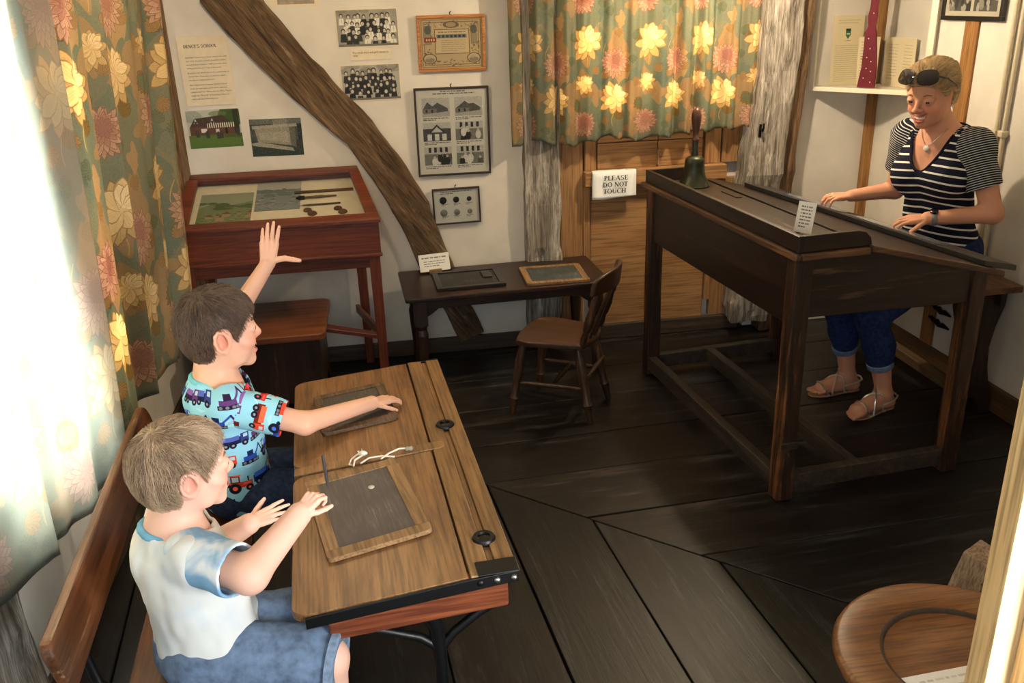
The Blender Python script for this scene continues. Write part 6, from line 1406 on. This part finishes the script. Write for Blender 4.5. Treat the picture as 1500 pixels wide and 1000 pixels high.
sleeve('sleeve', shN + V3(-.01, .015, 0), elN, .80, .060, .064, BSL, B2, O2, 15); sleeve('sleeve', shF + V3(.0, -.01, 0), elF, .70, .058, .058, BSL, B2, O2, 16)
cr = [nk + ndir * -.002 + .070 * (math.cos(a) * unit(np.cross(ndir, V3(0, 1, 0))) + math.sin(a) * unit(np.cross(ndir, np.cross(ndir, V3(0, 1, 0))))) for a in np.linspace(0, 2 * PI, 28)[:-1]]
ring([p - V3(*O2) for p in cr], .0095).build('collar', cloth('blue_rib', (112, 168, 198)), B2, smooth=True)
j_ = Body(); j_.ell(hipc + V3(0, 0, -.01), (.112, .132, .085), TM, .05)
for kn, s in ((knN, -1), (knF, 1)): hp = hipc + TL * s * .06; j_.cap(hp, kn + V3(.012, -.002, 0), .092, .078, .03)
solid_cloth('denim_shorts', j_, [lambda P: np.minimum((P - knN) @ unit(knN - hipc) - .03, 9)], .0055, cloth('faded_denim', (98, 116, 140), .16, 40, .25), B2, O2, .006, 18)
for kn in (knN, knF):
    d = unit(kn - hipc); MB().turned(tuple(kn + d * .012 - V3(*O2)), tuple(kn + d * .034 - V3(*O2)), [(0, .078), (.1, .084), (.9, .083), (1, .077), (1, .070), (.4, .070)], 28).build('hem', cloth('faded_denim_hem', (122, 140, 162), .12, 60), B2, smooth=True)
# slate pencil in his fist
gp = wrN + unit(V3(.66, .42, .58)) * .060 + PENC * .030 + V3(.030, .010, 0)
pt = thing('slate_pencil', "dark slate pencil held upright in the toddler's fist", 'pencil', tuple(gp - PENC * .02))
MB().turned((0, 0, 0), tuple(PENC * .085), [(0, .0012), (.10, .0038), (1, .0038)], 10).build('pencil_rod', plain('slate_pencil_grey', (52, 52, 56), .5), pt, smooth=True)

# ------------------------------------------------------------------ the woman at the tall desk, perched on the bench
O3 = (2.53, 3.62, .66)
h3 = Head((2.352, 3.585, 1.462), (-.85, -.45, -.24), (-.10, -.03, 1), .245, adult=True, fb=.97)
b = Body(); h3.build(b, smile=1.0)
TF, TL = unit(V3(-.87, -.48, 0)), unit(V3(.48, -.87, 0)); TU = unit(V3(-.10, -.02, 1)); TM = np.stack([TF, TL, UP])
nk = V3(2.435, 3.605, 1.325); b.cap(h3.p(-.12, 0, -.18), nk, .054, .056, .03); T = Body(); T.cap(nk, nk + V3(.01, .0, -.05), .058, .09, .04)
shN, shF = V3(2.525, 3.465, 1.262), V3(2.375, 3.745, 1.272); chest = V3(2.455, 3.61, 1.16); waist = V3(2.485, 3.615, .955); hipc = V3(2.53, 3.62, .775)
T.cap(shN, shF, .058, .058, .05); T.ell(chest, (.105, .150, .15), TM, .06); T.ell(waist, (.098, .135, .14), TM, .06); T.ell(hipc, (.125, .165, .12), TM, .06); T.cap(chest + V3(0, 0, .06), waist, .10, .09, .06)
for s in (-1, 1): T.ell(chest + TF * .075 + TL * s * .072 + V3(0, 0, -.035), (.072, .075, .078), TM, .05)
T.cap(shN, shN + V3(.02, -.03, -.10), .052, .048, .03); T.cap(shF, shF + V3(.01, .04, -.10), .050, .046, .03); b.extend(T)
elN, wrN = V3(2.575, 3.37, .985), V3(2.345, 3.475, .956); elF, wrF = V3(2.405, 3.845, 1.005), V3(2.195, 3.865, .985)
b.cap(shN, elN, .052, .043, .03); b.cap(elN, wrN, .042, .029, .02); b.cap(shF, elF, .050, .042, .03); b.cap(elF, wrF, .041, .028, .02)
hand(b, wrN, V3(-.93, .26, -.06), V3(-.1, -.25, 1), -1, .165, [(.15, .45, .3), (.12, .45, .3), (.15, .5, .35), (.2, .5, .35)], thumb=(.55, .15, .2, .35), spread=.07)
hand(b, wrF, V3(-.95, .10, .0), V3(.0, -.2, 1), 1, .165, [(.25, .65, .4), (.25, .7, .4), (.3, .7, .45), (.35, .7, .45)], thumb=(.55, .25, .25, .4), spread=.06)
knR, anR = V3(2.11, 3.735, .50), V3(2.235, 3.782, .085); knL, anL = V3(2.165, 3.525, .50), V3(2.295, 3.548, .085)
FEET = []
for kn, an, s, toe in ((knR, anR, 1, V3(2.045, 3.765, .018)), (knL, anL, -1, V3(2.085, 3.475, .018))):
    hp = hipc + TL * -s * .085; b.cap(hp, kn, .090, .062, .05); b.cap(kn, kn * .62 + an * .38 + V3(.015, 0, 0), .060, .056, .03); b.cap(kn * .62 + an * .38 + V3(.015, 0, 0), an, .055, .036, .03)
    fd = unit((toe - an) * V3(1, 1, 0)); fl_ = np.cross(UP, fd); heel = an - fd * .035 + V3(0, 0, -.047); ball = toe - fd * .055; ball[2] = .036
    b.cap(an + V3(0, 0, -.01), heel, .034, .030, .02); b.cap(an, ball + V3(0, 0, .006), .034, .027, .03); b.cap(heel, ball + fl_ * .012, .026, .024, .02); b.cap(heel + fl_ * .004, ball - fl_ * .018, .024, .024, .02)
    for i in range(5):
        o_ = (.030, .012, -.003, -.017, -.029)[i] * (1 if s < 0 else -1) * 1.0; base_ = ball + fl_ * o_; tip_ = base_ + fd * (.058, .056, .050, .042, .032)[i] + V3(0, 0, -.014); b.cap(base_ + V3(0, 0, -.006), tip_, .0125 if i == 0 else .010, .0105 if i == 0 else .008, .006)
    FEET.append((an, heel, ball, fd, fl_))
fine = [(h3.c - V3(.17, .17, .16), h3.c + V3(.17, .17, .17), .0028), (wrN + V3(-.19, -.07, -.08), wrN + V3(.015, .12, .06), .0026), (wrF + V3(-.19, -.08, -.10), wrF + V3(.015, .09, .06), .0026),
        (V3(2.0, 3.42, 0.0), V3(2.36, 3.84, .13), .0032)]
V, F = surface(b, .008, fine)
col3 = h3.paint(V, (204, 148, 122), (204, 122, 98), (176, 84, 76))
WM = person('person', 'fair-haired smiling woman in a navy and white striped top leaning over the tall desk', V, F, O3, col3)
h3.eyes(WM, O3, (60, 66, 70), (1, .12, -.10))
MB().tube([tuple(h3.p(.345 - 1.5 * l * l, l, -.248 - .03 * (1 - (l / .11) ** 2)) - O3) for l in np.linspace(-.098, .098, 9)], .0052, 8).build('teeth', plain('teeth_white', (232, 226, 216), .3, vary=.01), WM, smooth=True)
for l in (-1, 1): MB().tube([tuple(h3.p(.375, l * .07, .120) - O3), tuple(h3.p(.368, l * .15, .150) - O3), tuple(h3.p(.30, l * .24, .120) - O3)], [.0026, .0032, .0014], 6).build('eyebrow', plain('fair_brown_brow', (120, 88, 62), .8), WM, smooth=True)
HF = plain('fair_hair_mass', (168, 138, 98), .6, vary=.3, scale=60); HFS = hair_material('fair_hair', (140, 110, 74), (232, 208, 162))
FLINE = interp([-.6, -.30, -.22, -.16, -.10, .02, .06, .12, .20, .28, .35, .46], [-.30, -.28, -.22, -.05, .10, .08, .0, .10, .18, .25, .29, .42])
def back_flow(q): return unit_rows(np.c_[-(1.0 + 0 * q[:, 0]), -.35 * q[:, 1], -.55 * (q[:, 2] - .05) - .8 * np.clip(-q[:, 0] - .1, 0, 1)])
def bun(bd_): bd_.ell(h3.p(-.46, 0, .12), h3.r(.15, .15, .17), h3.M, .05); bd_.ell(h3.p(.10, 0, .46), h3.r(.28, .26, .12), h3.M, .05); bd_.ell(h3.p(-.28, 0, .34), h3.r(.24, .26, .20), h3.M, .05)
hair(h3, lambda q: FLINE(q[..., 0]), back_flow, .045, HF, HFS, WM, O3, .004, 4200, .075, 21, extra=bun, rad=.0009, lift=.013, tuft=.22)
# top
top_ = Body(); top_.cap(shN + V3(0, .03, 0), shF + V3(0, -.03, 0), .062, .062, .06); top_.ell(chest, (.116, .160, .16), TM, .07); top_.ell(waist, (.112, .148, .16), TM, .07); top_.ell(hipc + V3(-.01, 0, .05), (.130, .166, .12), TM, .07); top_.cap(chest + V3(0, 0, .06), waist, .11, .10, .07); offset_prim(top_, T, .010)
for s in (-1, 1): top_.ell(chest + TF * .080 + TL * s * .072 + V3(0, 0, -.035), (.078, .082, .084), TM, .05)
zv = 1.150
def vneck(P):
    a = (P - nk) @ TL; z = P[..., 2]; f_ = (P - nk) @ TF; wd = .092 * np.sqrt(np.clip((z - zv) / .15, 0, 1.6)); d = wd - np.abs(a)
    return np.where((f_ > -.01 - .3 * np.clip(z - 1.27, 0, 1)) & (z > zv), d, np.where(z > zv, np.minimum(d, .075 - np.linalg.norm((P - nk)[..., :2], axis=-1)), -1))
cuts = [lambda P: (.800 - P[..., 2]), vneck, lambda P: P[..., 2] - 1.345, lambda P: np.where(P[..., 2] > 1.10, np.maximum((P - shN) @ TL - .012, -((P - shF) @ TL) - .012), -1)]
STR = band_cloth('navy_white_stripes', (26, 28, 46), (228, 226, 220), .0335, .23)
NAVY = cloth('navy_cloth', (26, 28, 46))
mesh_shirt('striped_top', top_, cuts, .005, STR, WM, O3, .009, .003, 31, 14, attr=lambda V: V[:, 2] - .10 * ((V - chest) @ TF) + .10 * np.abs((V - chest) @ TL) + .004 * vnoise(V, 9, 2), stretch=(1, 1, .6))
FSTR = band_cloth('fine_stripes', (26, 28, 46), (196, 196, 194), .0098, .28)
for A_, B_, fr_, sd in ((shN + V3(-.012, .012, -.004), elN, .62, 33), (shF + V3(0, -.012, -.004), elF, .57, 34)):
    dd = unit(B_ - A_); o = sleeve('sleeve', A_, B_, fr_, .0785, .070, FSTR, WM, O3, sd, attr=lambda V, A_=A_, dd=dd: (V - A_) @ dd + .12 * ((V - A_) @ TF), over=T)
vp = []
for t in np.linspace(-1, 1, 25):
    z = zv + .15 * (abs(t) ** 2) * 1.05; a = .092 * abs(t) * np.sign(t); best = None
    for ff in np.linspace(.30, -.12, 106):
        P = V3(nk[0], nk[1], 0) + TF * ff + TL * a + V3(0, 0, z)
        if top_.at(P[None])[0] < 0: best = P; break
    if best is not None: vp.append(tuple(best - V3(*O3)))
MB().tube(vp, .0065, 6).build('neckline_band', NAVY, WM, smooth=True)
j_ = Body(); j_.ell(hipc + V3(0, 0, .0), (.134, .172, .115), TM, .06)
for kn, an, s in ((knR, anR, 1), (knL, anL, -1)):
    hp = hipc + TL * -s * .085; mid = kn * .62 + an * .38 + V3(.015, 0, 0); end = kn * .36 + an * .64 + V3(.006, 0, 0); j_.cap(hp, kn, .098, .074, .04); j_.cap(kn, mid, .072, .068, .03); j_.cap(mid, end, .068, .056, .03)
def hemcut(P):
    dR = (P - (knR * .36 + anR * .64)) @ unit(anR - knR); dL = (P - (knL * .36 + anL * .64)) @ unit(anL - knL); nearR = np.linalg.norm(P[..., :2] - anR[:2], axis=-1) < np.linalg.norm(P[..., :2] - anL[:2], axis=-1); return np.where(P[..., 2] < .45, np.where(nearR, dR, dL), -1)
solid_cloth('jeans', j_, [hemcut], .006, cloth('navy_denim', (34, 48, 88), .2, 60), WM, O3, .004, 38)
for kn, an in ((knR, anR), (knL, anL)):
    e = kn * .36 + an * .64 + V3(.006, 0, 0); d = unit(an - kn); ex, ey = [np.array(v) for v in frame(Vector(d))[:2]]
    MB().turned(tuple(e - d * .028 - V3(*O3)), tuple(e + d * .004 - V3(*O3)), [(0, .058), (.1, .062), (.9, .060), (1, .056), (1, .050), (.5, .050)], 24).build('turned_cuff', cloth('pale_denim_cuff', (110, 132, 168), .1, 60), WM, smooth=True)
# sandals
SILV = plain('silver_leather', (196, 186, 176), .28, .75, vary=.15, scale=300); SOLE = plain('tan_sole', (150, 116, 88), .7)
for an, heel, ball, fd, fl_ in FEET:
    oo = V3(*O3); out = []
    for t, w_ in ((-.03, .020), (-.012, .030), (.05, .030), (.11, .036), (.16, .044), (.20, .042), (.235, .024), (.243, .006)): out.append((t, w_))
    base_ = heel * V3(1, 1, 0); L_ = [base_ + fd * t + fl_ * w_ for t, w_ in out]; R_ = [base_ + fd * t - fl_ * w_ for t, w_ in out][::-1]; poly = [(p[0] - oo[0], p[1] - oo[1]) for p in (R_ + L_)]
    sd_ = MB().prism(poly, .001 - oo[2], .011 - oo[2]).build('sandal_sole', SOLE, WM, bevel=.002)
    def strap(path, r=.005, n=14):
        P = []; tt = np.linspace(0, 1, len(path)); 
        for t_ in np.linspace(0, 1, n):
            t = np.interp(t_, tt, [p[0] for p in path]); w_ = np.interp(t_, tt, [p[1] for p in path]); top_z = np.interp(t_, tt, [p[2] for p in path]); q = base_ + fd * t + fl_ * w_
            zz = top_z
            while zz > .012 and b.at((q + V3(0, 0, zz))[None])[0] > .001: zz -= .002
            P.append(tuple(q + V3(0, 0, zz + .002) - oo))
        return P
    MB().tube(strap([(.155, .044, .012), (.185, .034, .10), (.19, .0, .10), (.185, -.032, .10), (.155, -.042, .012)]), .005, 6).tube(strap([(.15, -.042, .012), (.13, -.026, .10), (.105, .0, .12), (.085, .026, .12), (.06, .040, .012)]), .005, 6).tube(strap([(.14, .042, .012), (.115, .024, .10), (.09, .0, .12), (.075, -.024, .12), (.05, -.040, .012)]), .005, 6).build('sandal_straps', SILV, sd_, smooth=True)
    MB().tube([tuple(base_ + fd * t + fl_ * l_ + V3(0, 0, z_) - oo) for t, l_, z_ in ((.075, .034, .045), (.04, .042, .055), (.0, .042, .062), (-.03, .03, .068), (-.040, 0, .070), (-.03, -.03, .068), (.0, -.042, .062), (.04, -.042, .055), (.075, -.034, .045))], .005, 6).build('heel_strap', SILV, sd_, smooth=True)
# sunglasses pushed up on the hair, watch, pendant, earring
sgm = plain('dark_lens', (18, 14, 22), .05, spec=.9); sfr = plain('dark_frame', (30, 22, 24), .25)
gl_ = None
for l in (-1, 1):
    c = h3.p(.40, l * .195, .47); ax = unit(h3.f * .75 + h3.u * .55 + h3.l * l * .28); ex = unit(np.cross(h3.u, ax)); ey = np.cross(ax, ex); P = []; ring_ = []
    n = 22; vs = []; 
    for i in range(n): a = 2 * PI * i / n; sx = .165 * h3.H * np.sign(math.cos(a)) * abs(math.cos(a)) ** .75; sy = .125 * h3.H * np.sign(math.sin(a)) * abs(math.sin(a)) ** .75; ring_.append(c + ex * sx + ey * sy)
    vs = [tuple(p + ax * .002 - O3) for p in ring_] + [tuple(p - ax * .002 - O3) for p in ring_] + [tuple(c + ax * .006 - O3), tuple(c + ax * .002 - O3)]
    fs = [(i, (i + 1) % n, 2 * n) for i in range(n)] + [((i + 1) % n + n, i + n, 2 * n + 1) for i in range(n)] + [(i, i + n, (i + 1) % n + n, (i + 1) % n) for i in range(n)]
    if gl_ is None:
        gl_ = MB().tube([tuple(h3.p(.45, -.05, .48) - O3), tuple(h3.p(.46, 0, .49) - O3), tuple(h3.p(.45, .05, .48) - O3)], .0035, 6).build('sunglasses', sfr, WM, smooth=True)
    MB().add(vs, fs).build('lens', sgm, gl_, smooth=True); MB().tube([tuple(p - O3) for p in ring_] + [tuple(ring_[0] - O3)], .003, 6).build('lens_rim', sfr, gl_, smooth=True)
    MB().tube([tuple(h3.p(.33, l * .35, .47) - O3), tuple(h3.p(.15, l * .405, .38) - O3), tuple(h3.p(-.10, l * .41, .20) - O3), tuple(h3.p(-.2, l * .385, .10) - O3)], [.004, .0035, .003, .002], 6).build('temple_arm', sfr, gl_, smooth=True)
wd = unit(wrN - elN); wc = wrN - wd * .025
wt = MB().turned(tuple(wc - wd * .012 - O3), tuple(wc + wd * .012 - O3), [(0, .031), (.1, .0335), (.9, .0330), (1, .0305)], 24).build('watch_strap', plain('grey_watch_strap', (120, 122, 128), .6), WM, smooth=True)
up_w = unit(V3(-.1, -.35, 1) - wd * (V3(-.1, -.35, 1) @ wd)); MB().turned(tuple(wc + up_w * .030 - O3), tuple(wc + up_w * .041 - O3), [(0, .017), (.8, .017), (1, .014)], 18).build('watch_case', plain('black_watch', (18, 18, 20), .2), wt, smooth=True)
def on_chest(a, z, lift=.004):
    for ff in np.linspace(.30, -.12, 211):
        P = V3(nk[0], nk[1], 0) + TF * ff + TL * a + V3(0, 0, z)
        if b.at(P[None])[0] < lift: return P
    return V3(nk[0], nk[1], z)
ch_ = [on_chest(a, z) for a, z in ((-.062, 1.335), (-.050, 1.315), (-.030, 1.285), (-.012, 1.265), (0, 1.258), (.012, 1.265), (.030, 1.285), (.050, 1.315), (.062, 1.335))]
nkc = MB().tube([tuple(p - O3) for p in ch_], .0013, 5).build('necklace', plain('silver_chain', (200, 196, 190), .3, .9), WM, smooth=True)
pd = on_chest(0, 1.247, .002); MB().turned(tuple(pd - TF * .001 - O3), tuple(pd + TF * .005 - O3), [(0, .012), (.6, .0125), (1, .008)], 18).build('pendant', plain('white_pendant', (238, 230, 222), .3), nkc, smooth=True)
er = h3.p(-.06, .375, -.185); MB().turned(tuple(er - V3(0, 0, .006) - O3), tuple(er + V3(0, 0, .006) - O3), [(0, .001), (.25, .0045), (.5, .0055), (.75, .0045), (1, .001)], 10).build('earring', plain('pearl', (236, 230, 222), .25), WM, smooth=True)
